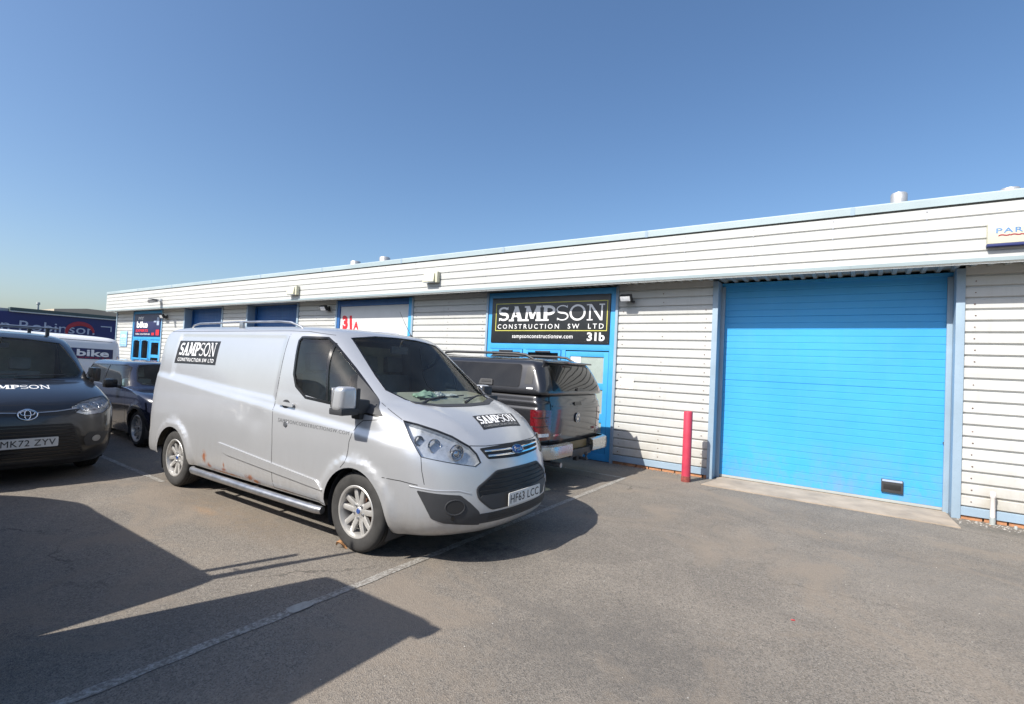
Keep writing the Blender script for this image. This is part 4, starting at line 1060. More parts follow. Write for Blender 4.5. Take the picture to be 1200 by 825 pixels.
HL = [(-.327, 1.155), (-.204, 1.131), (-.052, 1.090), (.08, 1.043), (.228, .965), (.290, .905), (.326, .836), (.280, .808), (.065, .846), (-.173, .888), (-.264, 1.026)]
B.cut(HL, O1, lambda c: c.y < -.3 and c.x > .2); B.cut(mirror_uv(HL), O2, lambda c: c.y > .3 and c.x > .2)
body = B.build('body_shell', M['silver'], van)
# glazing
ws_ = B.panel('windscreen', WS, FR, M['glass'], van, off=-.006, thick=0, step=.06)
B.ribbon('windscreen_seal', WS, .016, FR, M['gloss_black'], ws_, closed=True, off=.0005, thick=.012)
def vwin(fr, mp):
    g_ = B.panel('side_window', mp(WIN), fr, M['side_glass'], van, off=-.008, thick=0, step=.06)
    B.ribbon('window_seal', mp(WIN), .026, fr, M['gloss_black'], g_, closed=True, off=.001, thick=.010)
    B.ribbon('window_divider', mp([(-.64, 1.79), (-.49, 1.24)]), .03, fr, M['gloss_black'], g_, off=.001, thick=.014)
    B.panel('mirror_sail', mp([(-.26, 1.50), (.22, 1.172), (-.33, 1.226), (-.17, 1.36)]), fr, M['plastic'], van, off=.006, thick=.014)
    # door seams
    B.ribbon('door_seam', mp([(-1.28, 1.87), (-1.30, 1.20), (-1.235, .80), (-1.21, .34)]), .006, fr, M['black'], van, off=.0008, thick=.002)
    B.ribbon('door_seam', mp([(.26, 1.155), (.02, 1.12), (-.05, 1.07), (-.10, .93), (-.105, .76), (-.16, .705)]), .006, fr, M['black'], van, off=.0008, thick=.002)
    B.ribbon('door_seam', mp([(-1.21, .345), (-.40, .345)]), .006, fr, M['black'], van, off=.0008, thick=.002)
    B.ribbon('roof_gutter_seam', mp([(-4.0, 1.885), (-1.35, 1.902), (-1.0, 1.895), (-.72, 1.868)]), .007, fr, M['black'], van, off=.0008, thick=.002)
    B.panel('rubbing_strip', mp(rounded([(-2.25, .668), (-.52, .535), (-.395, .468), (-.50, .462), (-2.05, .555), (-2.15, .575)], .012, 2)), fr, M['silver'], van, off=.014, thick=.016, step=.08)
    h_ = B.panel('door_handle', mp(rounded([(-1.21, 1.160), (-.96, 1.150), (-.96, 1.186), (-1.21, 1.196)], .017, 4)), fr, M['silver'], van, off=.030, thick=.012, step=.03)
    B.panel('handle_recess', mp(ellipse(-1.11, 1.172, .065, .042)), fr, M['plastic'], van, off=.0012, thick=.001, step=.03)
    B.panel('lock_cover', mp(ellipse(-1.04, .985, .026, .026, 16)), fr, M['steel'], van, off=.010, thick=.010, step=.05)
    B.ribbon('bumper_seam', mp([(.33, .694), (.50, .688), (.64, .668)]), .006, fr, M['black'], van, off=.0008, thick=.002)
sides(vwin)
B.panel('scuttle_panel', [(-.60, 1.274), (-.36, 1.246), (0, 1.241), (.36, 1.246), (.60, 1.274), (.60, 1.29), (.36, 1.262), (0, 1.258), (-.36, 1.262), (-.60, 1.29)], FR, M['plastic'], van, off=.005, thick=.012, step=.05)
# bonnet shut lines
B.ribbon('bonnet_seam', [(-.53, .968), (-.37, .958), (0, .955), (.37, .958), (.53, .968)], .007, FR, M['black'], van, off=.0008, thick=.002)
for fr, sg in ((O1, 1), (O2, -1)):
    B.ribbon('bonnet_seam', [(sg*a, b) for a, b in [(-.335, 1.158), (-.42, 1.21), (-.52, 1.275)]], .006, fr, M['black'], van, off=.0008, thick=.002)
    B.ribbon('bumper_seam', [(sg*a, b) for a, b in [(-.172, .884), (-.16, .78), (-.135, .675)]], .005, fr, M['black'], van, off=.0008, thick=.002)
    B.ribbon('bumper_edge', [(sg*a, b) for a, b in [(-.25, .655), (-.05, .632), (.14, .628), (.24, .60)]], .012, fr, M['silver'], van, off=.003, thick=.004, raised=True)
    # headlamp: housing behind, lens flush in front
    mp = (lambda p: p) if sg > 0 else mirror_uv
    hs = B.panel('headlamp', mp(HL), fr, M['lens'], van, off=.002, thick=0, step=.04)
    B.ribbon('lamp_edge', mp(HL), .006, fr, M['plastic'], hs, closed=True, off=.0015, thick=.02)
    B.panel('lamp_housing', mp(HL), fr, M['lamp_inside'], hs, off=-.055, thick=-.05, step=.05)
    def lampdisc(name, u, v, r, mat, dep, ring=False):
        u = u*sg; c, n = B.hit(fr, u, v); ax = Vector((1, -.25*sg, 0)).normalized(); c = c - n*dep
        q = ax.to_track_quat('Y', 'Z').to_matrix().to_4x4(); m = MB()
        if ring: m.lathe([(r*.62, -.04), (r*.95, -.008), (r, 0), (r*1.06, 0), (r*1.08, -.02)], 28)
        else: m.lathe([(r, -.02), (r, 0), (r*.85, r*.25), (r*.5, r*.42), (.001, r*.48)], 28)
        m.bm.transform(Matrix.Translation(c) @ q); return m.build(name, M[mat], hs)
    lampdisc('projector_ring', .13, .925, .062, 'chrome', .022, True); lampdisc('projector_lens', .13, .925, .040, 'lens', .030); lampdisc('projector_bulb', .13, .925, .036, 'chrome', .052)
    lampdisc('reflector_bowl', -.06, .985, .052, 'chrome', .03, True); lampdisc('indicator_bowl', -.19, 1.02, .036, 'steel', .03, True)
    # fog lamp surround
    FS = [(-.194, .628), (-.047, .610), (.159, .592), (.247, .523), (.324, .448), (.330, .340), (.033, .375), (-.069, .411), (-.128, .517)]
    fs = B.panel('fog_lamp_surround', mp(rounded(FS, .015, 2)), fr, M['plastic'], van, off=.004, thick=.012, step=.05)
    B.panel('fog_recess', mp(ellipse(.115, .50, .070, .052)), fr, M['black'], fs, off=.0065, thick=.002, step=.05)
    B.ribbon('fog_rim', mp(ellipse(.115, .50, .078, .058, 20)), .010, fr, M['plastic'], fs, closed=True, off=.009, thick=.006, raised=True)
    B.panel('parking_sensor', mp(ellipse(.10, .415, .016, .016, 12)), fr, M['gloss_black'], fs, off=.008, thick=.004)
# grilles
ug = B.panel('upper_grille', rounded([(-.46, .945), (-.40, .855), (0, .838), (.40, .855), (.46, .945), (0, .957)], .015, 2), FR, M['grille_black'], van, off=.003, thick=.008, step=.06)
for z in (.915, .877): B.ribbon('chrome_bar', [(-.42+(.915-z)*.6, z+.004), (0, z-.006), (.42-(.915-z)*.6, z+.004)], .016, FR, M['chrome'], ug, off=.012, thick=.01, raised=True)
bd = B.panel('oval_badge', ellipse(0, .897, .088, .037, 28), FR, M['chrome'], van, off=.022, thick=.012, step=.08)
B.panel('badge_face', ellipse(0, .897, .079, .030, 28), FR, M['badge_blue'], bd, off=.0245, thick=.002, step=.08)
B.panel('badge_script', None, FR, M['chrome'], bd, off=.0258, thick=.001, bm2=text_bm('Ford', .01), quad=[(-.052, .883), (.050, .883), (.054, .913), (-.048, .913)], step=.04)
LG = [(-.33, .752), (-.545, .635), (-.535, .555), (-.42, .458), (.42, .458), (.535, .555), (.545, .635), (.33, .752)]
lg = B.panel('lower_grille', rounded(LG, .03, 3), FR, M['grille_black'], van, off=.002, thick=.01, step=.06)
for k, z in enumerate((.722, .684, .646, .608)): B.ribbon('grille_slat', [(-.36-(.725-z)*1.4, z), (0, z), (.36+(.725-z)*1.4, z)], .009, FR, M['grille_black'], lg, off=.011, thick=.010)
B.ribbon('grille_surround', rounded(LG, .03, 3), .018, FR, M['plastic'], lg, closed=True, off=.006, thick=.008, raised=True)
B.panel('plate_plinth', [(-.50, .575), (-.53, .555), (-.42, .462), (.42, .462), (.53, .555), (.50, .575)], FR, M['plastic'], lg, off=.010, thick=.008, step=.06)
plate(B, van, 'HF63 LCC', FR, 0, .512, off=.022)
ls = B.panel('bumper_slot', rounded([(-.57, .350), (.57, .350), (.53, .432), (-.53, .432)], .015, 2), FR, M['plastic'], van, off=.003, thick=.01, step=.06)
for z in (.375, .395, .415): B.ribbon('slot_slat', [(-.45, z), (.45, z)], .006, FR, M['black'], ls, off=.005, thick=.004)
B.panel('tow_eye_cover', rounded([(.62, .50), (.70, .50), (.70, .57), (.62, .57)], .01), FR, M['silver'], van, off=.012, thick=.014)
# stickers
st = B.panel('sampson_sticker', [(-3.60, 1.484), (-2.62, 1.493), (-2.62, 1.773), (-3.59, 1.768)], RS, M['black'], van, off=.002, thick=.001, step=.04)
B.panel('letters_sampson', None, RS, M['white'], st, off=.0042, thick=.002, bm2=slab_bm(), quad=[(-3.55, 1.585), (-2.68, 1.590), (-2.68, 1.752), (-3.54, 1.747)], step=.04)
B.panel('letters_construction', None, RS, M['white'], st, off=.0042, thick=.002, bm2=text_bm('CONSTRUCTION SW LTD', .012, 1.25), quad=[(-3.55, 1.512), (-2.67, 1.518), (-2.67, 1.562), (-3.55, 1.556)], step=.04)
B.panel('door_lettering', None, RS, M['grey_print'], van, off=.0025, thick=.001, bm2=text_bm('SAMPSONCONSTRUCTIONSW.COM', .005, 1.15), quad=[(-1.17, .998), (-.11, .985), (-.11, 1.016), (-1.17, 1.034)], step=.04)
hb_ = B.panel('bonnet_sticker', [(-.26, -.79), (.35, -.79), (.44, -.61), (-.20, -.61)], TP, M['black'], van, off=.002, thick=.001, step=.04)
B.panel('letters_sampson', None, TP, M['white'], hb_, off=.0042, thick=.002, bm2=slab_bm(), quad=[(-.22, -.735), (.35, -.735), (.40, -.625), (-.175, -.625)], step=.04)
B.panel('letters_construction', None, TP, M['grey_print'], hb_, off=.0042, thick=.002, bm2=text_bm('CONSTRUCTION SW LTD', .01), quad=[(-.22, -.775), (.32, -.775), (.335, -.748), (-.205, -.748)], step=.04)
# rear lamps and doors, seen only from elsewhere
for sg in (-1, 1):
    B.panel('tail_lamp', rounded([(sg*.86, .95), (sg*.74, .95), (sg*.72, 1.45), (sg*.82, 1.45)], .03), BK, M['red_lens'], van, off=.004, thick=.01)
B.ribbon('rear_door_seam', [(0, 1.85), (0, .5)], .008, BK, M['black'], van, off=.001, thick=.002)
# roof rails, aerial
for sg in (-1, 1):
    m = MB(); y = sg*.73; m.tube([(-3.62, y, 1.925), (-3.55, y, 1.975), (-3.40, y, 1.996), (-2.4, y, 2.010), (-1.65, y, 2.010), (-1.45, y, 1.998), (-1.28, y, 1.955), (-1.22, y, 1.925)], [.009, .012, .013, .013, .013, .013, .011, .009], 8)
    m.box((-2.45, y-.014, 1.92), (-2.38, y+.014, 2.005), .004); m.build('roof_rail', M['steel'], van)
m = MB(); m.lathe([(.03, 0), (.022, .02), (.008, .03)], 14, 'z'); m.bm.transform(Matrix.Translation((-.92, .50, 1.935))); m.tube([(-.92, .50, 1.96), (-1.02, .50, 2.09), (-1.13, .50, 2.25)], [.005, .0035, .002], 6); m.build('aerial', M['plastic'], van)
# wipers
for y0, y1, x0 in ((-.50, .15, .40), (.10, .64, .33)):
    m = MB(); pts = []
    for k in range(9):
        t = k/8; y = y0+(y1-y0)*t; z = 1.272+.03*t; loc, n = B.hit(FR, y, z+.012); pts.append(loc+n*.022)
    m.tube(pts, .006, 6); pts2 = [pts[0]+Vector((.04, -.02, -.035)), pts[0]+Vector((.02, .1, .0)), pts[4]+Vector((.012, 0, .01))]
    m.tube(pts2, [.016, .012, .008], 8); m.build('wiper', M['plastic'], van)
# door mirrors
for sg in (-1, 1):
    m = MB(); t = bmesh.new(); bmesh.ops.create_cube(t, size=1)
    for v in t.verts:
        x, y, z = v.co; top = z > 0
        v.co = Vector((-.02+x*(.12 if y*sg > 0 else .15)+.01*z, sg*1.135+y*(.150 if top else .175), 1.31+z*.205))
    bmesh.ops.bevel(t, geom=list(t.edges), offset=.045, segments=5, profile=.6, affect='EDGES'); m.merge(t)
    fold = Matrix.Identity(4) if sg < 0 else (Matrix.Translation((-.02, .96, 0)) @ Matrix.Rotation(R(78), 4, 'Z') @ Matrix.Translation((.02, -.96, 0)))
    m.bm.transform(fold); mi = m.build('door_mirror', M['silver'], van, smooth=60)
    m = MB(); m.box((-.105, sg*1.135-.07, 1.235), (-.094, sg*1.135+.07, 1.40), .004); m.bm.transform(fold); m.build('mirror_glass', M['chrome'], mi)
    m = MB(); m.box((-.11, sg*1.125-.09, 1.175), (.055, sg*1.125+.09, 1.235), .02); m.box((-.085, min(sg*1.045, sg*.915), 1.185), (.05, max(sg*1.045, sg*.915), 1.30), .02)
    m.box((-.08, min(sg*1.06, sg*1.02), 1.20), (.045, max(sg*1.06, sg*1.02), 1.40), .012); m.box((-.09, min(sg*1.0, sg*.92), 1.13), (.02, max(sg*1.0, sg*.92), 1.21), .02)
    m.bm.transform(fold); m.build('mirror_arm', M['plastic'], mi)
# side step tubes
for sg in (-1, 1):
    m = MB(); m.tube([(-2.80, sg*.985, .285), (-2.72, sg*1.015, .285), (-1.6, sg*1.02, .285), (-.48, sg*1.015, .285), (-.40, sg*1.0, .285)], [.034, .037, .037, .037, .034], 16)
    sp_ = m.build('side_step_bar', M['steel'], van)
    m = MB(); [m.box((x, min(sg*.75, sg*1.0), .27), (x+.05, max(sg*.75, sg*1.0), .29), .004) for x in (-2.5, -1.6, -.7)]; m.build('step_brackets', M['plastic'], sp_)
# wheels and under parts
w0 = make_wheel(van, (0, -.868, WR), -1, spokes=5)
for loc, rot in (((-3.3, -.868, WR), 0), ((0, .868, WR), 1), ((-3.3, .868, WR), 1)):
    c = copy_tree(w0, van); c.location = loc
    c.rotation_euler = (0, R(31), math.pi*rot)
for cx in (0, -3.3):
    wheel_well(van, cx, WZ, .395, -.95, -.62); wheel_well(van, cx, WZ, .395, .95, .62)
underbody(van, -4.2, .75, .62, .22, .50)
m = MB(); m.box((-2.85, -.90, .30), (-.42, .90, .36), .01); m.build('floor_pan', M['plastic'], van)
# cabin
m = MB(); m.prism([(.20, .6), (.20, 1.20), (.08, 1.262), (-.14, 1.315), (-.32, 1.330), (-.42, 1.26), (-.36, .9), (-.2, .6)], lambda a, b: (a, -.84, b), lambda a, b: (a, .84, b)); m.build('dashboard', M['interior'], van, smooth=30)
m = MB(); m.box((-1.42, -.80, .4), (-1.36, .80, 1.80), .02); m.build('bulkhead', M['interior'], van)
for y, wd in ((-.47, .25), (.22, .22), (.62, .22)):
    m = MB(); m.box((-1.25, y-wd, .78), (-.72, y+wd, .94), .06); mt = Matrix.Translation((-1.22, y, .90)) @ Matrix.Rotation(R(-10), 4, 'Y'); m.box((-.06, -wd, 0), (.08, wd, .58), .06, mt); m.box((-.04, -.13, .60), (.06, .13, .80), .05, mt); m.cyl(mt @ Vector((0, -.06, .55)), mt @ Vector((0, -.06, .65)), .008, 6); m.build('seat', M['seat'], van)
m = MB(); t = bmesh.new(); n1, n2 = 30, 8; vs = [[t.verts.new(((.185+.015*math.cos(2*math.pi*j/n2))*math.cos(2*math.pi*i/n1), (.185+.015*math.cos(2*math.pi*j/n2))*math.sin(2*math.pi*i/n1), .015*math.sin(2*math.pi*j/n2))) for j in range(n2)] for i in range(n1)]
for i in range(n1):
    for j in range(n2): t.faces.new((vs[i][j], vs[(i+1) % n1][j], vs[(i+1) % n1][(j+1) % n2], vs[i][(j+1) % n2]))
t.transform(Matrix.Translation((-.58, -.45, 1.22)) @ Matrix.Rotation(R(-62), 4, 'Y')); m.merge(t); m.cyl((-.58, -.45, 1.22), (-.38, -.45, 1.12), .05, 12); m.box((-.60, -.60, 1.20), (-.56, -.30, 1.235), .01); m.build('steering_wheel', M['plastic'], van)
m = MB(); m.box((-.62, -.10, 1.72), (-.59, .14, 1.80), .012); m.cyl((-.6, .02, 1.78), (-.56, .02, 1.87), .012, 8); m.build('rear_view_mirror', M['plastic'], van)
for (x, y, dx, dy, dz, mt_, nm) in ((.05, -.12, .22, .30, .05, 'hiviz', 'crumpled_cloth'), (.0, .28, .20, .26, .02, 'paper', 'paper_sheets'), (.08, .05, .10, .18, .045, 'paper', 'crumpled_paper')):
    bm = bmesh.new(); k = bmesh.ops.create_icosphere(bm, subdivisions=3, radius=1); rng = random.Random(int(y*100)+9)
    for v in bm.verts: v.co = Vector((v.co.x*dx/2*(1+rng.uniform(-.2, .2)), v.co.y*dy/2*(1+rng.uniform(-.2, .2)), max(0, v.co.z)*dz*(1+rng.uniform(-.5, .5))))
    bm.transform(Matrix.Translation((x-.12, y, 1.30))); o = finish(bm, nm, M[mt_], smooth=20); o.parent = None; o.location = (VAN['x'], VAN['y'], 0); o.rotation_euler = (0, 0, VAN['yaw'])
    tag(o, {'crumpled_cloth': 'pale green crumpled cloth lying on the silver van dashboard', 'paper_sheets': 'white sheets of paper on the far side of the van dashboard', 'crumpled_paper': 'small crumpled pale paper beside the green cloth on dashboard'}[nm], {'crumpled_cloth': 'cloth', 'paper_sheets': 'paper', 'crumpled_paper': 'litter'}[nm])

# ================================================================== OTHER VEHICLES
def four_wheels(root, wb, track, r, wdt, rim_r, rimmat='alloy', cap='plastic', spokes=5, arch=True, double=True, well=None):
    y = track/2
    w_ = make_wheel(root, (0, -y, r), -1, r, wdt, rim_r, spokes, rimmat, cap, double)
    for loc, rot in (((-wb, -y, r), 0), ((0, y, r), 1), ((-wb, y, r), 1)):
        c = copy_tree(w_, root); c.location = loc; c.rotation_euler = (0, R(17), math.pi*rot)
    for cx in (0, -wb):
        ww = y+wdt/2
        wheel_well(root, cx, r, (well or r+.06), -ww+.01, -ww+.33); wheel_well(root, cx, r, (well or r+.06), ww-.01, ww-.33)
def cut_arches(Bd, wb, r, rr, sill, sx0, sx1):
    for sgn in (-1, 1):
        fr = RS if sgn < 0 else LS; mp = (lambda p: p) if sgn < 0 else mirror_uv
        kp = (lambda c: c.y < -.45) if sgn < 0 else (lambda c: c.y > .45)
        for cx in (0, -wb): Bd.cut(mp(arch_poly(cx, r, rr, .1)), fr, kp)
def cabin_bits(root, x_dash, z_dash, hw, xs, zs, seat_y=.38, liner=None):
    m = MB(); m.prism([(x_dash, .5), (x_dash, z_dash-.04), (x_dash-.35, z_dash), (x_dash-.48, z_dash-.07), (x_dash-.5, .6)], lambda a, b: (a, -hw, b), lambda a, b: (a, hw, b)); m.build('dashboard', M['interior'], root, smooth=30)
    for y in (-seat_y, seat_y):
        m = MB(); m.box((xs-.05, y-.23, zs-.12), (xs+.45, y+.23, zs), .05); mt = Matrix.Translation((xs, y, zs-.04)) @ Matrix.Rotation(R(-12), 4, 'Y'); m.box((-.06, -.23, 0), (.07, .23, .56), .06, mt); m.box((-.04, -.12, .58), (.05, .12, .76), .045, mt); m.build('seat', M['seat'], root)
    m = MB(); pts = [(x_dash-.62+.07*math.sin(2*math.pi*k/18), -seat_y+.18*math.cos(2*math.pi*k/18), z_dash-.06+.16*math.sin(2*math.pi*k/18)) for k in range(19)]; m.tube(pts, .014, 6, caps=False); m.build('steering_wheel', M['plastic'], root)

# ---- black compact van with the roof bars, facing the same way as the silver van
bv = empty('compact_van', (-8.72, 1.70, 0), 0.0)
tag(bv, 'black compact van with roof bars and SAMPSON bonnet lettering at left edge', 'van')
bv_st = [(.19, .76, .82, .5, 2.6, -3.40, .3), (.26, .85, .885, .55, 2.6, -3.46, .3), (.40, .885, .91, .55, 2.7, -3.5, .3), (.58, .89, .922, .55, 2.8, -3.52, .3), (.74, .875, .924, .54, 2.8, -3.53, .3), (.86, .84, .922, .54, 2.8, -3.53, .3),
 (.94, .77, .918, .56, 2.9, -3.53, .3), (1.00, .66, .912, .60, 3.0, -3.53, .3), (1.07, .46, .905, .62, 3.1, -3.53, .3), (1.13, .20, .90, .60, 3.1, -3.53, .3), (1.165, .02, .896, .58, 3.1, -3.53, .3), (1.28, -.14, .885, .54, 3.1, -3.52, .3),
 (1.48, -.46, .86, .50, 3.1, -3.50, .3), (1.64, -.73, .825, .46, 3.2, -3.46, .3), (1.715, -.88, .78, .46, 3.2, -3.42, .3), (1.765, -1.05, .69, .50, 3.0, -3.32, .3), (1.795, -1.35, .54, .5, 2.6, -3.1, .3), (1.81, -1.7, .3, .4, 2.4, -2.8, .3)]
BB = Body(bv_st, nz=64, nf=20, ns=60, nr=10, disp=lambda c: np.column_stack([c[:, 0], c[:, 1]+arch_disp(c, [(0, .32), (-2.785, .32)], .36, .016, .12)+np.sign(c[:, 1])*(np.abs(c[:, 1]) > .5)*.010*ss(1.0, .93, c[:, 2]), c[:, 2]]))
cut_arches(BB, 2.785, .32, .365, .25, -2.4, -.4)
BWS = [(0, 1.185), (.4, 1.19), (.70, 1.21), (.775, 1.27), (.755, 1.40), (.665, 1.66), (.3, 1.70), (0, 1.71), (-.3, 1.70), (-.665, 1.66), (-.755, 1.40), (-.775, 1.27), (-.70, 1.21), (-.4, 1.19)]
BWN = [(-1.62, 1.62), (-1.60, 1.66), (-1.02, 1.66), (-.86, 1.60), (-.45, 1.33), (-.25, 1.17), (-1.60, 1.20), (-1.66, 1.26)]
BB.cut(BWS, FR, lambda c: c.x > -1.3 and c.z > 1.1); BB.cut(BWN, RS, lambda c: c.y < -.4 and c.z > 1.05); BB.cut(mirror_uv(BWN), LS, lambda c: c.y > .4 and c.z > 1.05)
BHL = [(-.255, 1.000), (-.05, .985), (.13, .955), (.275, .895), (.30, .83), (.18, .785), (-.02, .80), (-.20, .87)]
BHL = [(a+.0, b) for a, b in BHL]
BB.cut([(a, b) for a, b in BHL], O1, lambda c: c.y < -.2 and c.x > .2); BB.cut(mirror_uv(BHL), O2, lambda c: c.y > .2 and c.x > .2)
BB.build('body_shell', M['black_paint'], bv)
g_ = BB.panel('windscreen', BWS, FR, M['glass'], bv, off=-.005, thick=0, step=.06); BB.ribbon('windscreen_seal', BWS, .02, FR, M['gloss_black'], g_, closed=True, off=.001, thick=.01)
for fr, mp in ((RS, lambda p: p), (LS, mirror_uv)):
    g_ = BB.panel('side_window', mp(BWN), fr, M['side_glass'], bv, off=-.006, thick=0, step=.06); BB.ribbon('window_seal', mp(BWN), .02, fr, M['gloss_black'], g_, closed=True, off=.001, thick=.01)
    BB.ribbon('door_seam', mp([(-1.75, 1.68), (-1.76, 1.0), (-1.70, .35), (-.45, .35), (-.30, .6), (-.28, 1.12)]), .006, fr, M['black'], bv, off=.0008, thick=.002)
    BB.panel('door_handle', mp(rounded([(-1.62, 1.03), (-1.42, 1.03), (-1.42, 1.07), (-1.62, 1.07)], .015)), fr, M['black_paint'], bv, off=.025, thick=.02)
    BB.panel('side_rubbing_strip', mp(rounded([(-2.3, .42), (-.45, .42), (-.45, .52), (-2.3, .52)], .02)), fr, M['plastic'], bv, off=.008, thick=.01, step=.1)
for fr, sg in ((O1, 1), (O2, -1)):
    mp = (lambda p: p) if sg > 0 else mirror_uv
    h = BB.panel('headlamp', mp(BHL), fr, M['lens'], bv, off=.002, thick=0, step=.04); BB.ribbon('lamp_edge', mp(BHL), .008, fr, M['black'], h, closed=True, off=.001, thick=.015)
    BB.panel('lamp_housing', mp(BHL), fr, M['lamp_inside'], h, off=-.045, thick=-.03, step=.05)
    BB.ribbon('daytime_light', mp([(-.20, .92), (.0, .87), (.12, .865), (.20, .90)]), .018, fr, M['white'], h, off=-.012, thick=.01, step=.03)
    for u_, v_, r_ in ((-.10, .905, .036), (.03, .90, .040), (.16, .875, .030)): BB.ribbon('lamp_ring', mp(ellipse(u_, v_, r_, r_, 20)), .012, fr, M['chrome'], h, closed=True, off=-.015, thick=.012, step=.02, raised=True)
    BB.ribbon('daytime_light', mp([(.03, .84), (.10, .93)]), .014, fr, M['white'], h, off=-.012, thick=.01, step=.03)
    fs = BB.panel('fog_lamp_surround', mp(rounded([(-.10, .56), (.17, .58), (.22, .50), (.18, .40), (-.02, .41)], .03)), fr, M['plastic'], bv, off=.003, thick=.01); BB.panel('fog_lamp', mp(ellipse(.08, .49, .05, .038)), fr, M['steel'], fs, off=.007, thick=.006)
ug = BB.panel('upper_grille', rounded([(-.50, .865), (-.42, .80), (.42, .80), (.50, .865)], .015), FR, M['plastic'], bv, off=.002, thick=.006)
for sg in (-1, 1): BB.ribbon('chrome_strip', [(sg*.09, .838), (sg*.26, .846), (sg*.46, .872)], .011, FR, M['steel'], ug, off=.008, thick=.008)
bd = BB.panel('oval_badge', ellipse(0, .815, .090, .062, 28), FR, M['black'], bv, off=.018, thick=.01, step=.1)
for q_, wd_ in ((ellipse(0, .815, .084, .056, 28), .010), (ellipse(0, .832, .062, .026, 24), .008), (ellipse(0, .815, .026, .052, 24), .008)): BB.ribbon('badge_ring', q_, wd_, FR, M['chrome'], bd, closed=True, off=.021, thick=.004, step=.02, raised=True)
lg = BB.panel('lower_grille', rounded([(-.42, .70), (-.56, .30), (.56, .30), (.42, .70)], .04), FR, M['grille_black'], bv, off=.002, thick=.008)
for k in range(9): z = .335+k*.042; hw_ = .53-.13*(z-.3)/.4; BB.ribbon('grille_slat', [(-hw_, z), (hw_, z)], .012, FR, M['gloss_black'], lg, off=.009, thick=.008)
plate(BB, bv, 'MK72 ZYV', FR, .02, .50, off=.022)
BB.panel('lower_valance', rounded([(-.60, .215), (.60, .215), (.58, .285), (-.58, .285)], .02), FR, M['plastic'], bv, off=.003, thick=.008)
BB.panel('letters_sampson', None, TP, M['white'], bv, off=.002, thick=.001, bm2=slab_bm(), quad=[(-.36, -.40), (.30, -.40), (.32, -.24), (-.33, -.24)], step=.08)
BB.ribbon('bonnet_seam', [(-.60, .935), (-.4, .925), (0, .925), (.4, .925), (.60, .935)], .006, FR, M['black'], bv, off=.0008, thick=.002)
four_wheels(bv, 2.785, 1.60, .325, .205, .205, rimmat='plastic', cap='plastic', well=.37)
underbody(bv, -3.4, .7, .6, .2, .45)
cabin_bits(bv, -.05, 1.09, .78, -1.35, .72)
m = MB(); m.box((-1.80, -.84, .4), (-1.75, .84, 1.68), .01); m.build('bulkhead', M['interior'], bv)
m = MB(); m.box((-.80, -.05, 1.56), (-.77, .12, 1.63), .012); m.cyl((-.78, .03, 1.6), (-.76, .03, 1.70), .01, 6); m.build('rear_view_mirror', M['plastic'], bv)
m = MB(); m.box((-.30, .30, 1.09), (-.12, .50, 1.11), .002); m.build('dash_tray', M['paper'], bv)
for x in (-1.30, -2.25):
    m = MB(); m.tube([(x, -.76, 1.88), (x, .74, 1.88)], .020, 8, flat=.7); m.build('roof_bar', M['steel'], bv)
    for sg in (-1, 1):
        m = MB(); m.prism([(-.03, 1.765), (.03, 1.765), (.022, 1.872), (-.022, 1.872)], lambda a, b: (x+a, sg*.62-.018, b), lambda a, b: (x+a, sg*.62+.018, b)); m.build('bar_foot', M['plastic'], bv)
m = MB(); m.lathe([(.035, 0), (.028, .03), (.01, .05)], 14, 'z'); m.bm.transform(Matrix.Translation((-1.16, .02, 1.79))); m.tube([(-1.16, .02, 1.83), (-1.17, .02, 1.90), (-1.19, .02, 2.12)], [.012, .010, .006], 6); m.build('aerial', M['plastic'], bv)
for sg in (-1, 1):
    m = MB(); m.box((-.50, sg*.955-.05, 1.14), (-.28, sg*.955+.05, 1.34), .04); m.box((-.38, min(sg*.93, sg*.86), 1.12), (-.28, max(sg*.93, sg*.86), 1.2), .02); m.build('door_mirror', M['gloss_black'], bv, smooth=60)
m = MB(); pts = []
for k in range(7):
    y = -.55+.62*k/6; loc, n = BB.hit(FR, y, 1.21+.02*k/6); pts.append(loc+n*.02)
m.tube(pts, .007, 6); pts = []
for k in range(7):
    y = .05+.52*k/6; loc, n = BB.hit(FR, y, 1.205+.02*k/6); pts.append(loc+n*.02)
m2 = MB(); m2.tube(pts, .007, 6); m.build('wiper', M['plastic'], bv); m2.build('wiper', M['plastic'], bv)

# ---- dark blue hatchback
hb = empty('hatchback_car', (-9.95, 4.36, 0), 0.0)
tag(hb, 'dark navy hatchback parked between the black compact van and the silver van', 'car')
hb_st = [(.16, .52, .74, .42, 2.3, -3.00, .3), (.24, .64, .80, .50, 2.3, -3.08, .35), (.38, .70, .84, .55, 2.3, -3.12, .4), (.55, .71, .858, .55, 2.35, -3.13, .4), (.68, .67, .863, .54, 2.4, -3.12, .4), (.77, .62, .862, .54, 2.5, -3.11, .4), (.84, .50, .858, .55, 2.7, -3.10, .4), (.89, .30, .85, .52, 2.9, -3.09, .4), (.93, -.10, .838, .40, 3.0, -3.08, .4),
 (.955, -.42, .828, .36, 3.0, -3.07, .4), (1.08, -.56, .795, .34, 3.0, -3.04, .4), (1.24, -.75, .745, .32, 3.0, -2.98, .38), (1.335, -.88, .70, .32, 3.0, -2.90, .35), (1.375, -.98, .65, .35, 2.8, -2.84, .35), (1.40, -1.20, .52, .4, 2.5, -2.7, .35), (1.412, -1.5, .30, .3, 2.3, -2.45, .3)]
HB = Body(hb_st, nz=54, nf=18, ns=56, nr=12, disp=lambda c: np.column_stack([c[:, 0], c[:, 1]+arch_disp(c, [(0, .305), (-2.495, .305)], .335, .018, .09), c[:, 2]]))
cut_arches(HB, 2.495, .305, .335, .2, 0, 0)
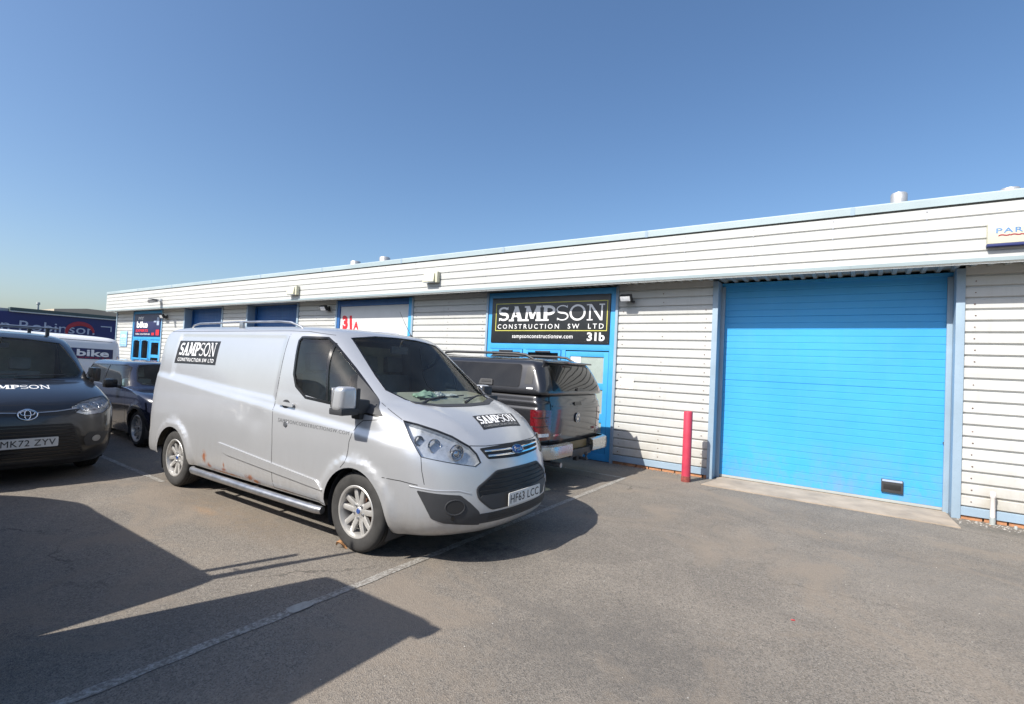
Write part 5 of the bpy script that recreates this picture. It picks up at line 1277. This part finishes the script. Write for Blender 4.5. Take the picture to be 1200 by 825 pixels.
HWS = [(0, .985), (.4, .99), (.60, 1.005), (.655, 1.06), (.60, 1.24), (.545, 1.335), (.3, 1.36), (0, 1.365), (-.3, 1.36), (-.545, 1.335), (-.60, 1.24), (-.655, 1.06), (-.60, 1.005), (-.4, .99)]
HWN = [(-2.80, 1.00), (-2.62, 1.30), (-1.05, 1.335), (-.92, 1.29), (-.62, .985), (-.66, .965)]
HB.cut(HWS, FR, lambda c: c.x > -1.2 and c.z > .93); HB.cut(HWN, RS, lambda c: c.y < -.4 and c.z > .9); HB.cut(mirror_uv(HWN), LS, lambda c: c.y > .4 and c.z > .9)
HB.build('body_shell', M['navy_paint'], hb)
g_ = HB.panel('windscreen', HWS, FR, M['glass'], hb, off=-.004, thick=0, step=.06); HB.ribbon('windscreen_seal', HWS, .022, FR, M['gloss_black'], g_, closed=True, off=.001, thick=.01)
for fr, mp in ((RS, lambda p: p), (LS, mirror_uv)):
    g_ = HB.panel('side_window', mp(HWN), fr, M['side_glass'], hb, off=-.004, thick=0, step=.06); HB.ribbon('window_seal', mp(HWN), .024, fr, M['gloss_black'], g_, closed=True, off=.001, thick=.01)
    HB.ribbon('window_pillar', mp([(-1.78, 1.33), (-1.72, .97)]), .07, fr, M['gloss_black'], g_, off=.001, thick=.01)
    HB.ribbon('chrome_beltline', mp([(-2.95, .975), (-1.7, .955), (-.62, .945), (-.30, .925)]), .022, fr, M['chrome'], hb, off=.005, thick=.007, raised=True)
    HB.ribbon('door_seam', mp([(-1.73, .94), (-1.72, .35), (-.55, .30), (-.48, .6), (-.56, .93)]), .006, fr, M['black'], hb, off=.0008, thick=.002)
    HB.ribbon('arch_trim', mp([(.37*math.cos(math.pi*k/16), .305+.37*math.sin(math.pi*k/16)) for k in range(17)]), .055, fr, M['plastic'], hb, off=.004, thick=.012)
    HB.ribbon('arch_trim', mp([(-2.495+.37*math.cos(math.pi*k/16), .305+.37*math.sin(math.pi*k/16)) for k in range(17)]), .055, fr, M['plastic'], hb, off=.004, thick=.012)
for fr, sg in ((oblique(-30), 1), (oblique(30), -1)):
    uu = sg*-.30; h = HB.panel('headlamp', ellipse(uu, .70, .098, .105, 28), fr, M['lamp_inside'], hb, off=.004, thick=.01, step=.05)
    HB.ribbon('chrome_ring', ellipse(uu, .70, .105, .112, 28), .018, fr, M['chrome'], h, closed=True, off=.008, thick=.012, raised=True)
    HB.panel('lamp_lens', ellipse(uu, .70, .045, .05, 20), fr, M['chrome'], h, off=.012, thick=.008, step=.05)
HB.panel('front_grille', rounded([(-.42, .60), (-.36, .40), (.36, .40), (.42, .60)], .06), FR, M['plastic'], hb, off=.003, thick=.008)
for sg in (-1, 1):
    m = MB(); m.box((-.98, sg*.965-.10, .93), (-.82, sg*.965+.10, 1.09), .06); m.box((-.93, min(sg*.88, sg*.80), .93), (-.85, max(sg*.88, sg*.80), .98), .015); m.build('door_mirror', M['gloss_black'], hb, smooth=60)
four_wheels(hb, 2.495, 1.49, .305, .205, .215, rimmat='alloy', cap='plastic', well=.345)
underbody(hb, -2.95, .5, .6, .17, .4); cabin_bits(hb, -.45, .90, .70, -1.45, .55, .34)

# ---- dark grey pickup with canopy, tail towards the right
pk_ = empty('pickup_truck', (-7.75, 6.78, 0), math.pi)
tag(pk_, 'dark grey pickup with hardtop canopy and chrome rear bumper beside the blue entrance', 'pickup truck')
pk_st = [(.42, .84, .90, .5, 2.6, -4.22, .10), (.50, .90, .945, .5, 2.6, -4.27, .12), (.65, .92, .965, .5, 2.7, -4.30, .13), (.85, .90, .97, .5, 2.8, -4.315, .14), (.98, .84, .972, .5, 2.8, -4.32, .14), (1.06, .70, .972, .55, 2.9, -4.32, .14), (1.12, .45, .965, .55, 3.0, -4.315, .14), (1.17, .15, .955, .5, 3.0, -4.305, .15), (1.20, -.30, .945, .4, 3, -4.29, .16), (1.255, -.5, .93, .3, 3, -4.28, .16), (1.28, -.7, .90, .3, 3, -4.27, .16)]
PB = Body(pk_st, nz=44, nf=16, ns=70, nr=16, rearpow=3.2, disp=lambda c: np.column_stack([c[:, 0], c[:, 1]+arch_disp(c, [(0, .385), (-3.095, .385)], .43, .03, .09)-np.sign(c[:, 1])*(np.abs(c[:, 1]) > .5)*.012*np.exp(-((c[:, 2]-1.12)/.03)**2), c[:, 2]]))
cut_arches(PB, 3.095, .385, .43, .4, 0, 0)
PB.build('body_shell', M['grey_paint'], pk_)
cab_st = [(1.22, -.50, .925, .3, 3.0, -1.98, .1), (1.30, -.62, .91, .35, 3.0, -1.98, .1), (1.5, -.88, .86, .35, 3.0, -1.97, .1), (1.68, -1.10, .80, .35, 3.0, -1.95, .1), (1.76, -1.2, .74, .35, 3, -1.93, .1), (1.80, -1.32, .62, .3, 2.8, -1.90, .1), (1.815, -1.45, .4, .2, 2.5, -1.85, .1)]
CB = Body(cab_st, nz=24, nf=14, ns=24, nr=8, rearpow=3.5)
cabp = CB.build('cab', M['grey_paint'], pk_)
CB.panel('windscreen', rounded([(-.72, 1.28), (.72, 1.28), (.60, 1.70), (-.60, 1.70)], .05), FR, M['dark_glass'], cabp, off=.003, thick=.004)
for fr, mp in ((RS, lambda p: p), (LS, mirror_uv)): CB.panel('side_window', mp([(-1.86, 1.32), (-1.86, 1.68), (-1.25, 1.68), (-.90, 1.34)]), fr, M['dark_glass'], cabp, off=.003, thick=.004)
can_st = [(1.285, -2.02, .945, .06, 4, -4.33, .14), (1.31, -2.0, .955, .06, 4, -4.345, .15), (1.36, -2.0, .945, .06, 4, -4.335, .15), (1.50, -2.0, .905, .06, 4, -4.28, .16), (1.62, -2.0, .868, .06, 4, -4.22, .17), (1.69, -2.0, .838, .06, 4, -4.18, .18), (1.735, -2.01, .79, .08, 4, -4.15, .2), (1.765, -2.04, .70, .1, 3.5, -4.08, .24), (1.785, -2.12, .52, .15, 3, -3.95, .25), (1.795, -2.3, .3, .2, 2.6, -3.7, .25)]
KB = Body(can_st, nz=36, nf=10, ns=60, nr=14, rearpow=3.0, cap_bottom=True)
canp = KB.build('canopy', M['grey_paint'], pk_)
for fr, mp in ((RS, lambda p: p), (LS, mirror_uv)):
    wn = KB.panel('canopy_side_window', mp(rounded([(-2.12, 1.37), (-2.12, 1.69), (-3.88, 1.685), (-3.90, 1.37)], .05)), fr, M['dark_glass'], canp, off=.006, thick=.006, step=.08)
    KB.ribbon('window_edge', mp(rounded([(-2.12, 1.37), (-2.12, 1.69), (-3.88, 1.685), (-3.90, 1.37)], .05)), .012, fr, M['black'], wn, closed=True, off=.003, thick=.004)
    hd = KB.panel('window_latch', mp(rounded([(-3.20, 1.375), (-3.45, 1.375), (-3.43, 1.455), (-3.22, 1.455)], .015)), fr, M['plastic'], canp, off=.02, thick=.014)
    KB.panel('latch_grip', mp(rounded([(-3.24, 1.41), (-3.42, 1.41), (-3.41, 1.44), (-3.25, 1.44)], .01)), fr, M['black'], hd, off=.026, thick=.006)
    KB.panel('canopy_rear_vent', mp(rounded([(-3.97, 1.42), (-3.97, 1.66), (-4.08, 1.655), (-4.10, 1.42)], .02)), fr, M['black'], canp, off=.003, thick=.004)
    KB.panel('canopy_badge', mp([(-4.02, 1.355), (-4.12, 1.355), (-4.12, 1.375), (-4.02, 1.375)]), fr, M['white'], canp, off=.004, thick=.004)
    PB.ribbon('bed_rail_seam', mp([(-2.0, 1.262), (-4.2, 1.262)]), .016, fr, M['black'], pk_, off=.001, thick=.004)
    PB.ribbon('bed_crease', mp([(-2.0, 1.13), (-4.1, 1.13)]), .02, fr, M['grey_paint'], pk_, off=.002, thick=.004, raised=True)
    PB.ribbon('cab_seam', mp([(-1.98, 1.22), (-1.98, .5)]), .02, fr, M['black'], pk_, off=.001, thick=.003)
    PB.ribbon('arch_trim', mp([(-3.095+.45*math.cos(math.pi*k/16), .385+.45*math.sin(math.pi*k/16)) for k in range(17)]), .05, fr, M['grey_paint'], pk_, off=.006, thick=.012, raised=True)
    h = PB.panel('door_handle', mp(rounded([(-1.72, 1.03), (-1.92, 1.03), (-1.92, 1.07), (-1.72, 1.07)], .015)), fr, M['grey_paint'], pk_, off=.03, thick=.02)
# rear glass, spoiler, handle of the canopy
TG = rounded([(-.74, 1.335), (.74, 1.335), (.64, 1.69), (-.64, 1.69)], .06)
KB.panel('canopy_rear_glass', TG, BK, M['dark_glass'], canp, off=.006, thick=.006, step=.06)
KB.panel('canopy_handle', rounded([(-.10, 1.335), (.10, 1.335), (.08, 1.375), (-.08, 1.375)], .012), BK, M['gloss_black'], canp, off=.03, thick=.025)
m = MB(); m.prism([(-.70, 0), (.70, 0), (.62, .13), (-.62, .13)], lambda a, b: (-4.09-(.13-b)-.04*(1-(a/.7)**2)+.03, a, 1.728-.0*b), lambda a, b: (-4.09-(.13-b)-.04*(1-(a/.7)**2)+.03, a, 1.752+b*.1)); m.build('canopy_spoiler', M['grey_paint'], canp, smooth=30)
m = MB(); m.box((-4.235, -.14, 1.733), (-4.215, .14, 1.748), .004); m.build('brake_light', M['red_lens'], canp)
for sg in (-1, 1):
    m = MB(); m.tube([(-2.15, sg*.62, 1.765), (-2.25, sg*.62, 1.83), (-2.4, sg*.62, 1.845), (-3.6, sg*.62, 1.845), (-3.78, sg*.62, 1.83), (-3.92, sg*.62, 1.765)], [.018, .02, .02, .02, .02, .014], 8); m.build('roof_rail', M['plastic'], canp)
# tailgate
PB.ribbon('tailgate_seam', rounded([(-.74, 1.268), (-.74, .60), (.74, .60), (.74, 1.268)], .03), .014, BK, M['black'], pk_, closed=True, off=.001, thick=.004)
tgp = PB.panel('tailgate', rounded([(-.73, 1.255), (-.73, .61), (.73, .61), (.73, 1.255)], .03), BK, M['grey_paint'], pk_, off=.006, thick=.008, step=.06)
PB.ribbon('tailgate_crease', [(-.70, 1.13), (.70, 1.13)], .02, BK, M['grey_paint'], tgp, off=.012, thick=.008, raised=True)
PB.panel('tailgate_handle', rounded([(-.11, 1.12), (.11, 1.12), (.10, 1.17), (-.10, 1.17)], .015), BK, M['gloss_black'], tgp, off=.026, thick=.02)
rb = PB.panel('round_badge', ellipse(.0, .945, .070, .070, 28), BK, M['black'], tgp, off=.022, thick=.016, step=.2)
PB.ribbon('badge_ring', ellipse(.0, .945, .065, .065, 28), .010, BK, M['steel'], rb, closed=True, off=.025, thick=.004, step=.02, raised=True)
PB.ribbon('badge_mark', [(-.045, .992), (-.016, .900), (0, .948), (.016, .900), (.045, .992)], .011, BK, M['chrome'], rb, off=.026, thick=.003, step=.02)
PB.ribbon('badge_mark', [(-.018, 1.0), (0, .958), (.018, 1.0)], .011, BK, M['chrome'], rb, off=.0265, thick=.003, step=.02)
PB.panel('model_lettering', None, BK, M['chrome'], tgp, off=.014, thick=.004, bm2=text_bm('AMAROK', .01, 1.1), quad=[(-.66, .715), (-.44, .715), (-.44, .745), (-.66, .745)], step=.1)
PB.panel('model_lettering', None, BK, M['dull_red'], tgp, off=.014, thick=.004, bm2=text_bm('TDI', .02, 1.1), quad=[(.52, .74), (.64, .74), (.64, .775), (.52, .775)], step=.1)
for fr, sg in ((oblique(-125), 1), (oblique(125), -1)):
    # rear corner lamps wrap from the flank onto the tail
    a = R(125 if sg < 0 else -125); U_ = fr.U
    def uv_(x, y, z): v = Vector((x, y, z)); return (v.dot(fr.U), z)
    ylo = -sg
    pl = [uv_(-4.13, ylo*.985, 1.08), uv_(-4.32, ylo*.76, 1.08), uv_(-4.32, ylo*.76, .675), uv_(-4.15, ylo*.985, .675)]
    tl = PB.panel('tail_lamp', rounded(pl, .02), fr, M['red_lens'], pk_, off=.010, thick=.014, step=.04)
    pc = [(pl[0][0]*.1+pl[1][0]*.9, .72), (pl[0][0]*.9+pl[1][0]*.1, .72)]
    lo, hi = min(pc[0][0], pc[1][0]), max(pc[0][0], pc[1][0])
    PB.panel('reversing_lamp', rounded([(lo, .72), (hi, .72), (hi, .765), (lo, .765)], .01), fr, M['lamp_inside'], tl, off=.013, thick=.003)
    PB.ribbon('lamp_band', [(lo+.01, .98), (hi-.01, .98)], .012, fr, M['black'], tl, off=.012, thick=.003)
    PB.ribbon('lamp_band', [(lo+.01, .86), (hi-.01, .86)], .010, fr, M['black'], tl, off=.012, thick=.003)
# chrome bumper with a lowered black step in the middle
def bump_piece(y0, y1, z0, z1, depth, mat, name, wrap=0):
    m = MB(); n = 12; prof = [(0, z0+.03), (-.035, z0), (-.075, z0+.02), (-.085, (z0+z1)/2), (-.075, z1-.02), (-.03, z1), (0, z1)]
    path = []
    for k in range(n+1):
        y = y0+(y1-y0)*k/n; back = .06*max(0, (abs(y)-.75)/.2)**2 if abs(y) > .75 else 0
        path.append((-4.30-depth+back, y))
    if wrap: path = path+[(-4.12, wrap*.985), (-3.72, wrap*.975)] if abs(path[-1][1]) > abs(path[0][1]) else [(-3.72, wrap*.975), (-4.12, wrap*.985)]+path
    rows = []
    for i, (x, y) in enumerate(path):
        a = path[max(i-1, 0)]; b = path[min(i+1, len(path)-1)]; d = Vector((b[0]-a[0], b[1]-a[1])).normalized(); nn = Vector((-d.y, d.x)) if True else None
        if nn.x > 0 and abs(nn.x) > abs(nn.y): nn = -nn
        if abs(nn.y) >= abs(nn.x) and nn.y*y < 0: nn = -nn
        rows.append([m.bm.verts.new((x-nn.x*p, y-nn.y*p, z)) for p, z in prof])
    for r0, r1 in zip(rows[:-1], rows[1:]):
        for k in range(len(prof)-1): m.bm.faces.new((r0[k], r0[k+1], r1[k+1], r1[k]))
    m.bm.faces.new(rows[0]); m.bm.faces.new(rows[-1][::-1]); return m.build(name, M[mat], pk_, smooth=45)
bump_piece(-.93, -.33, .42, .62, .07, 'worn_chrome', 'chrome_bumper_end', -1); bump_piece(.33, .93, .42, .62, .07, 'worn_chrome', 'chrome_bumper_end', 1)
m = MB(); m.box((-4.42, -.33, .40), (-4.28, .33, .50), .015); m.box((-4.36, -.33, .50), (-4.27, .33, .60), .01); m.build('bumper_step', M['plastic'], pk_)
m = MB(); m.box((-4.372, -.26, .505), (-4.362, .26, .615), .003); m.build('number_plate', M['plate_y'], pk_)
m = MB(); m.cyl((-4.30, 0, .36), (-4.52, 0, .36), .022, 10); m.cyl((-4.50, 0, .36), (-4.50, 0, .42), .013, 10); t = bmesh.new(); bmesh.ops.create_uvsphere(t, u_segments=16, v_segments=10, radius=.028); t.transform(Matrix.Translation((-4.50, 0, .435))); m.merge(t); m.box((-4.40, -.10, .33), (-4.34, .10, .40), .006); m.build('tow_bar', M['plastic'], pk_)
m = MB(); m.cyl((-3.9, .45, .30), (-4.34, .45, .30), .035, 12); m.build('exhaust_pipe', M['steel'], pk_)
m = MB(); m.cyl((-3.6, -.30, .36), (-3.6, .30, .36), .19, 20); t = m; mm2 = MB(); mm2.lathe([(.001, -.10), (.30, -.10), (.36, -.06), (.36, .06), (.30, .10), (.001, .10)], 28, 'z'); mm2.bm.transform(Matrix.Translation((-3.85, 0, .42))); mm2.build('spare_wheel', M['rubber'], pk_); m.bm.free()
four_wheels(pk_, 3.095, 1.64, .385, .245, .235, well=.435)
underbody(pk_, -4.2, .7, .6, .35, .6)
for sg in (-1, 1):
    m = MB(); m.box((-.98, sg*1.06-.12, 1.14), (-.84, sg*1.06+.12, 1.36), .04); m.build('door_mirror', M['grey_paint'], pk_, smooth=60)

# ---- generic panel vans
def panel_van_generic(name, label, loc, yaw, mat, h=1.95, L=5.0, wd=.96, boxy=False):
    root = empty(name, loc, yaw); tag(root, label, 'van')
    xr = -(L-.95); r = h/1.95; wb = L-1.95
    st = [(.24, .80, wd*.92, .5, 2.5, xr+.1, .3), (.34, .90, wd*.97, .6, 2.5, xr+.03, .3), (.6, .90, wd, .6, 2.6, xr, .3), (.85, .84, wd, .6, 2.7, xr, .3), (1.0, .72, wd*.99, .6, 2.8, xr, .3), (1.12, .45, wd*.98, .6, 3, xr, .3), (1.24, .10, wd*.97, .6, 3.1, xr, .3), (1.4, -.12, wd*.96, .55, 3.1, xr+.01, .3),
          (1.4+(h-1.4)*.45, -.42, wd*.93, .5, 3.1, xr+.03, .3), (h-.14, -.72, wd*.88, .5, 3.2, xr+.06, .3), (h-.07, -.82, wd*.82, .5, 3.2, xr+.10, .32), (h-.03, -1.0, wd*.7, .5, 3, xr+.22, .35), (h-.01, -1.4, wd*.5, .4, 2.6, xr+.5, .35), (h, -1.9, wd*.2, .3, 2.4, xr+1.0, .3)]
    if boxy: st = [tuple([q[0], q[1], q[2] if q[0] < 1.3 else wd*(.985 if q[0] < h-.1 else .955 if q[0] < h-.05 else .90 if q[0] < h-.02 else .6 if q[0] < h-.005 else .25), q[3], q[4], min(q[5], xr+.04) if q[0] < h-.02 else q[5]-.15, .10]) for q in st]
    b_ = Body(st, nz=48, nf=16, ns=60, nr=10, rearpow=4 if boxy else 2.6, disp=lambda c: np.column_stack([c[:, 0], c[:, 1]+arch_disp(c, [(0, .33), (-wb, .33)], .37, .015, .10)-np.sign(c[:, 1])*(np.abs(c[:, 1]) > .5)*.010*ss(1.28, 1.32, c[:, 2])*ss(-1.4, -1.5, c[:, 0]), c[:, 2]]))
    cut_arches(b_, wb, .33, .38, .3, 0, 0)
    WSg = rounded([(-.70, 1.28), (.70, 1.28), (.60, h-.19), (-.60, h-.19)], .08)
    WNg = [(-1.25, 1.22), (-1.25, min(1.78, h-.2)), (-.62, min(1.78, h-.2)), (-.05, 1.24), (-.2, 1.2)]
    b_.build('body_shell', M[mat], root)
    b_.panel('windscreen', WSg, FR, M['dark_glass'], root, off=.003, thick=.004)
    for fr, mp in ((RS, lambda p: p), (LS, mirror_uv)):
        b_.panel('side_window', mp(WNg), fr, M['dark_glass'], root, off=.003, thick=.004)
        b_.ribbon('door_seam', mp([(-1.38, h-.15), (-1.38, .35)]), .007, fr, M['black'], root, off=.001, thick=.002)
        b_.ribbon('door_seam', mp([(-2.45, h-.15), (-2.45, .35)]), .007, fr, M['black'], root, off=.001, thick=.002)
        b_.ribbon('roof_gutter_seam', mp([(xr+.3, h-.13), (-1.0, h-.13)]), .012, fr, M['black'], root, off=.001, thick=.002)
        b_.panel('rubbing_strip', mp([(-wb+.5, .5), (-.5, .5), (-.5, .62), (-wb+.5, .62)]), fr, M['plastic'], root, off=.01, thick=.012, step=.1)
        b_.panel('tail_lamp', mp(rounded([(xr+.06, .95), (xr+.20, .95), (xr+.20, 1.5), (xr+.09, 1.5)], .03)), fr, M['red_lens'], root, off=.004, thick=.008)
        b_.panel('headlamp', mp(rounded([(.05, 1.02), (.50, .98), (.58, .80), (.20, .84)], .04)), fr, M['lamp_inside'], root, off=.004, thick=.008)
    b_.panel('front_grille', rounded([(-.45, .86), (-.5, .5), (.5, .5), (.45, .86)], .04), FR, M['plastic'], root, off=.004, thick=.008)
    for sg in (-1, 1):
        m = MB(); m.box((-.30, sg*(wd+.13)-.10, 1.18), (-.16, sg*(wd+.13)+.10, 1.44), .04); m.box((-.26, min(sg*(wd+.05), sg*(wd-.06)), 1.2), (-.18, max(sg*(wd+.05), sg*(wd-.06)), 1.28), .01); m.build('door_mirror', M['plastic'], root, smooth=60)
    four_wheels(root, wb, 2*(wd-.13), .33, .215, .205, well=.385); underbody(root, xr+.2, .6, .6, .22, .5)
    return root, b_
wv, WB_ = panel_van_generic('panel_van', 'white panel van with navy bike sign on its side, far left behind the black van', (-15.97, .84, 0), -math.pi/2, 'white_paint', 1.97, 5.1)
wv.rotation_euler = (0, R(-1.2), -math.pi/2)
def LQ(x0, x1, z0, z1): return [(x0, z0), (x1, z0), (x1, z1), (x0, z1)]
bs = WB_.panel('side_sign', LQ(2.72, 3.86, 1.405, 1.655), LS, M['navy_sign'], wv, off=.004, thick=.003, step=.1)
WB_.panel('letters_bike', None, LS, M['white'], bs, off=.007, thick=.002, bm2=text_bm('bike', .03), quad=LQ(3.16, 3.78, 1.47, 1.63), step=.1)
WB_.panel('letters_my', None, LS, M['pale_letter'], bs, off=.007, thick=.002, bm2=text_bm('my', .03), quad=LQ(2.80, 3.05, 1.5, 1.6), step=.1)
WB_.panel('letters_second_line', None, LS, M['dull_red'], bs, off=.007, thick=.002, bm2=text_bm('EXPERTS', .03, 1.1), quad=LQ(3.10, 3.80, 1.42, 1.455), step=.1)
# unseen van and a trailer shaped to fit its shadow; only their shadows reach the picture
panel_van_generic('panel_van', 'dark grey van outside the view whose shadow covers the lower left asphalt', (-8.38, -.78, 0), math.pi, 'grey_paint', 1.93, 5.0, boxy=True)
bt = empty('box_trailer', (-3.44, -1.52, 0)); tag(bt, 'small tall grey box trailer outside the view whose shadow crosses the parking line', 'trailer')
m = MB(); m.box((-.56, -1.7, .45), (.56, 1.82, 2.28), .10); m.build('box_body', M['grey_paint'], bt)
m = MB(); m.box((-.50, -1.6, .36), (.50, 1.75, .45), .01); m.box((-.04, -2.7, .38), (.04, -1.6, .44), .005); m.build('chassis', M['steel'], bt)
for sg in (-1, 1): make_wheel(bt, (sg*0+0, 0, .3), 1, .3, .16, .17, 5, 'steel', 'plastic').rotation_euler = (0, 0, math.pi/2 if sg < 0 else -math.pi/2)
for k, ch in enumerate([c_ for c_ in bt.children if c_.name.startswith('wheel')]): ch.location = ((-1)**(k+1)*.64, 0, .3)
for sg in (-1, 1):
    m = MB(); m.box((sg*.42-.05, 1.82, .7), (sg*.42+.05, 1.85, .85), .01); m.build('tail_lamp', M['red_lens'], bt)
m = MB(); m.box((.54, 1.70, 2.15), (.64, 1.80, 2.25), .02); m.build('marker_lamp', M['red_lens'], bt)
m = MB(); m.box((-.57, -1.0, .2), (.57, 1.9, .22), .0); m.bm.free()

e = empty('radio_mast', (-4.50, -.04, 1.86)); tag(e, 'thin mast outside the view whose shadow streaks towards the front tyre', 'aerial')
m = MB(); m.cyl((0, 0, -.03), (0, 0, .05), .04, 14); m.tube([(0, 0, .0), (0, 0, .6), (.02, 0, 1.25)], [.045, .04, .02], 8); m.tube([(-.16, .0, .10), (-.16, .0, .82)], .03, 6); m.tube([(-.10, 0, .35), (0, 0, .35)], .008, 6); m.build('mast', M['plastic'], e)
# ================================================================== FAR LEFT BUILDINGS
fb = empty('blue_fascia_warehouse', (-45.2, 11.0, 0)); tag(fb, 'distant warehouse with long blue sign fascia lettered Robinson beyond the vans', 'building')
m = MB(); m.box((-14, -26, 0), (-.3, 4.2, 3.5)); m.build('wall', M['blue_sign'], fb, smooth=0)
m = MB(); m.box((-.3, -26, 1.9), (0, 3.38, 3.62), .01); fs_ = m.build('sign_fascia', M['blue_sign'], fb, smooth=0)
m = MB(); m.box((-.5, -2.45, 3.62), (.10, 3.36, 3.90), .02); m.build('gutter', simple('dark_teal_gutter', (.055, .085, .085), .6), fb, smooth=0)
m = MB(); m.box((.10, -2.45, 3.60), (.16, 3.36, 3.68), .01); m.build('gutter_edge', M['steel'], fb, smooth=0)
m = MB(); m.box((-3, -5.6, 3.62), (-.2, -2.46, 3.82), .02); m.build('roof_edge', M['soffit'], fb, smooth=0)
def far_text(name, s, y0, y1, z0, z1, mat, bold=.01):
    return flat_text(name, text_bm(s, bold, 1.0), (0.0, y0-11.0, z0), (0, 1, 0), (0, 0, 1), y1-y0, z1-z0, M[mat], fb, .004, .02)
for g_ in glyphs(text_bm('n Robinson')): flat_text('letter', g_, (0.0, 8.20-11.0, 2.44), (0, 1, 0), (0, 0, 1), 4.8, .64, M['pale_letter'], fb, .004, .02)
m = MB(); m.tube([(0.03, 12.20-11+.75*math.cos(R(200-k*11)), 2.55+.62*math.sin(R(200-k*11))) for k in range(19)], [.05+.10*math.sin(math.pi*k/18) for k in range(19)], 6, flat=.25, upv=(1, 0, 0)); m.build('red_swoosh', M['dull_red'], fb)
m = MB(); m.box((.005, 2.35, 3.05), (.03, 3.0, 3.12)); m.box((.005, 2.93, 2.75), (.03, 3.0, 3.05)); m.build('corner_bracket_mark', M['pale_letter'], fb, smooth=0)
e = empty('chimney_pipe', (-45.9, 10.05, 3.9)); tag(e, 'thin roof pipe standing on the blue fascia warehouse', 'pipe')
m = MB(); m.lathe([(.06, -.05), (.06, .35), (.11, .38), (.09, .52), (.001, .54)], 12, 'z'); m.build('pipe', M['soffit'], e)
tw = empty('tan_roof_warehouse', (-75, 30, 0)); tag(tw, 'far warehouse with low tan roof showing between blue fascia and terrace', 'building')
tan = simple('tan_roof_sheet', (.42, .37, .29), .8, var=.12, scale=.5)
m = MB(); m.box((-20, -12, 0), (0, 8, 5.0)); m.build('wall', M['soffit'], tw, smooth=0)
m = MB(); m.prism([(-12.3, 5.0), (8.5, 5.0), (8.5, 5.4), (-5.9, 5.65), (-7.1, 5.93), (-9.4, 5.98), (-12.3, 5.62)], lambda a, b: (-20.4, a, b), lambda a, b: (.4, a, b)); m.build('roof', tan, tw, smooth=0)

# guessed unit row, unseen, added to shut off low sky; mirrored in glass and paint
ob = empty('added_unit_row', (-8, -26, 0)); tag(ob, 'plain grey unit row behind the photographer, added unseen to shut off the low sky', 'building')
m = MB(); m.box((-40, -12, 0), (34, 0, 5.2)); m.build('wall', M['soffit'], ob, smooth=0)
m = MB(); m.box((-40.3, -.5, 5.2), (34.3, .25, 5.7)); m.build('roof_edge', M['trim'], ob, smooth=0)
dm_ = None
for k in range(7):
    m = MB(); m.box((-36+k*10, .0, 0), (-31+k*10, .06, 4)); m.build('roller_door', M['old_blue'], ob, smooth=0)

# leaf litter and crumbs along the wall foot
def litter():
    bm = bmesh.new(); rng = random.Random(5)
    for k in range(90):
        x = rng.uniform(-3.5, -1.9) if rng.random() < .5 else rng.uniform(1.1, 3.4); y = 8.60-abs(rng.gauss(0, .07)); s = rng.uniform(.008, .022); a = rng.uniform(0, 6)
        vs = [bm.verts.new((x+s*math.cos(a+q)*(.5 if i % 2 else 1), y+s*math.sin(a+q)*(.5 if i % 2 else 1), .006+rng.uniform(0, .008))) for i, q in enumerate((0, 1.57, 3.14, 4.71))]
        bm.faces.new(vs)
    o_ = finish(bm, 'leaf_litter', leafm, smooth=0); o_['kind'] = 'stuff'
litter()
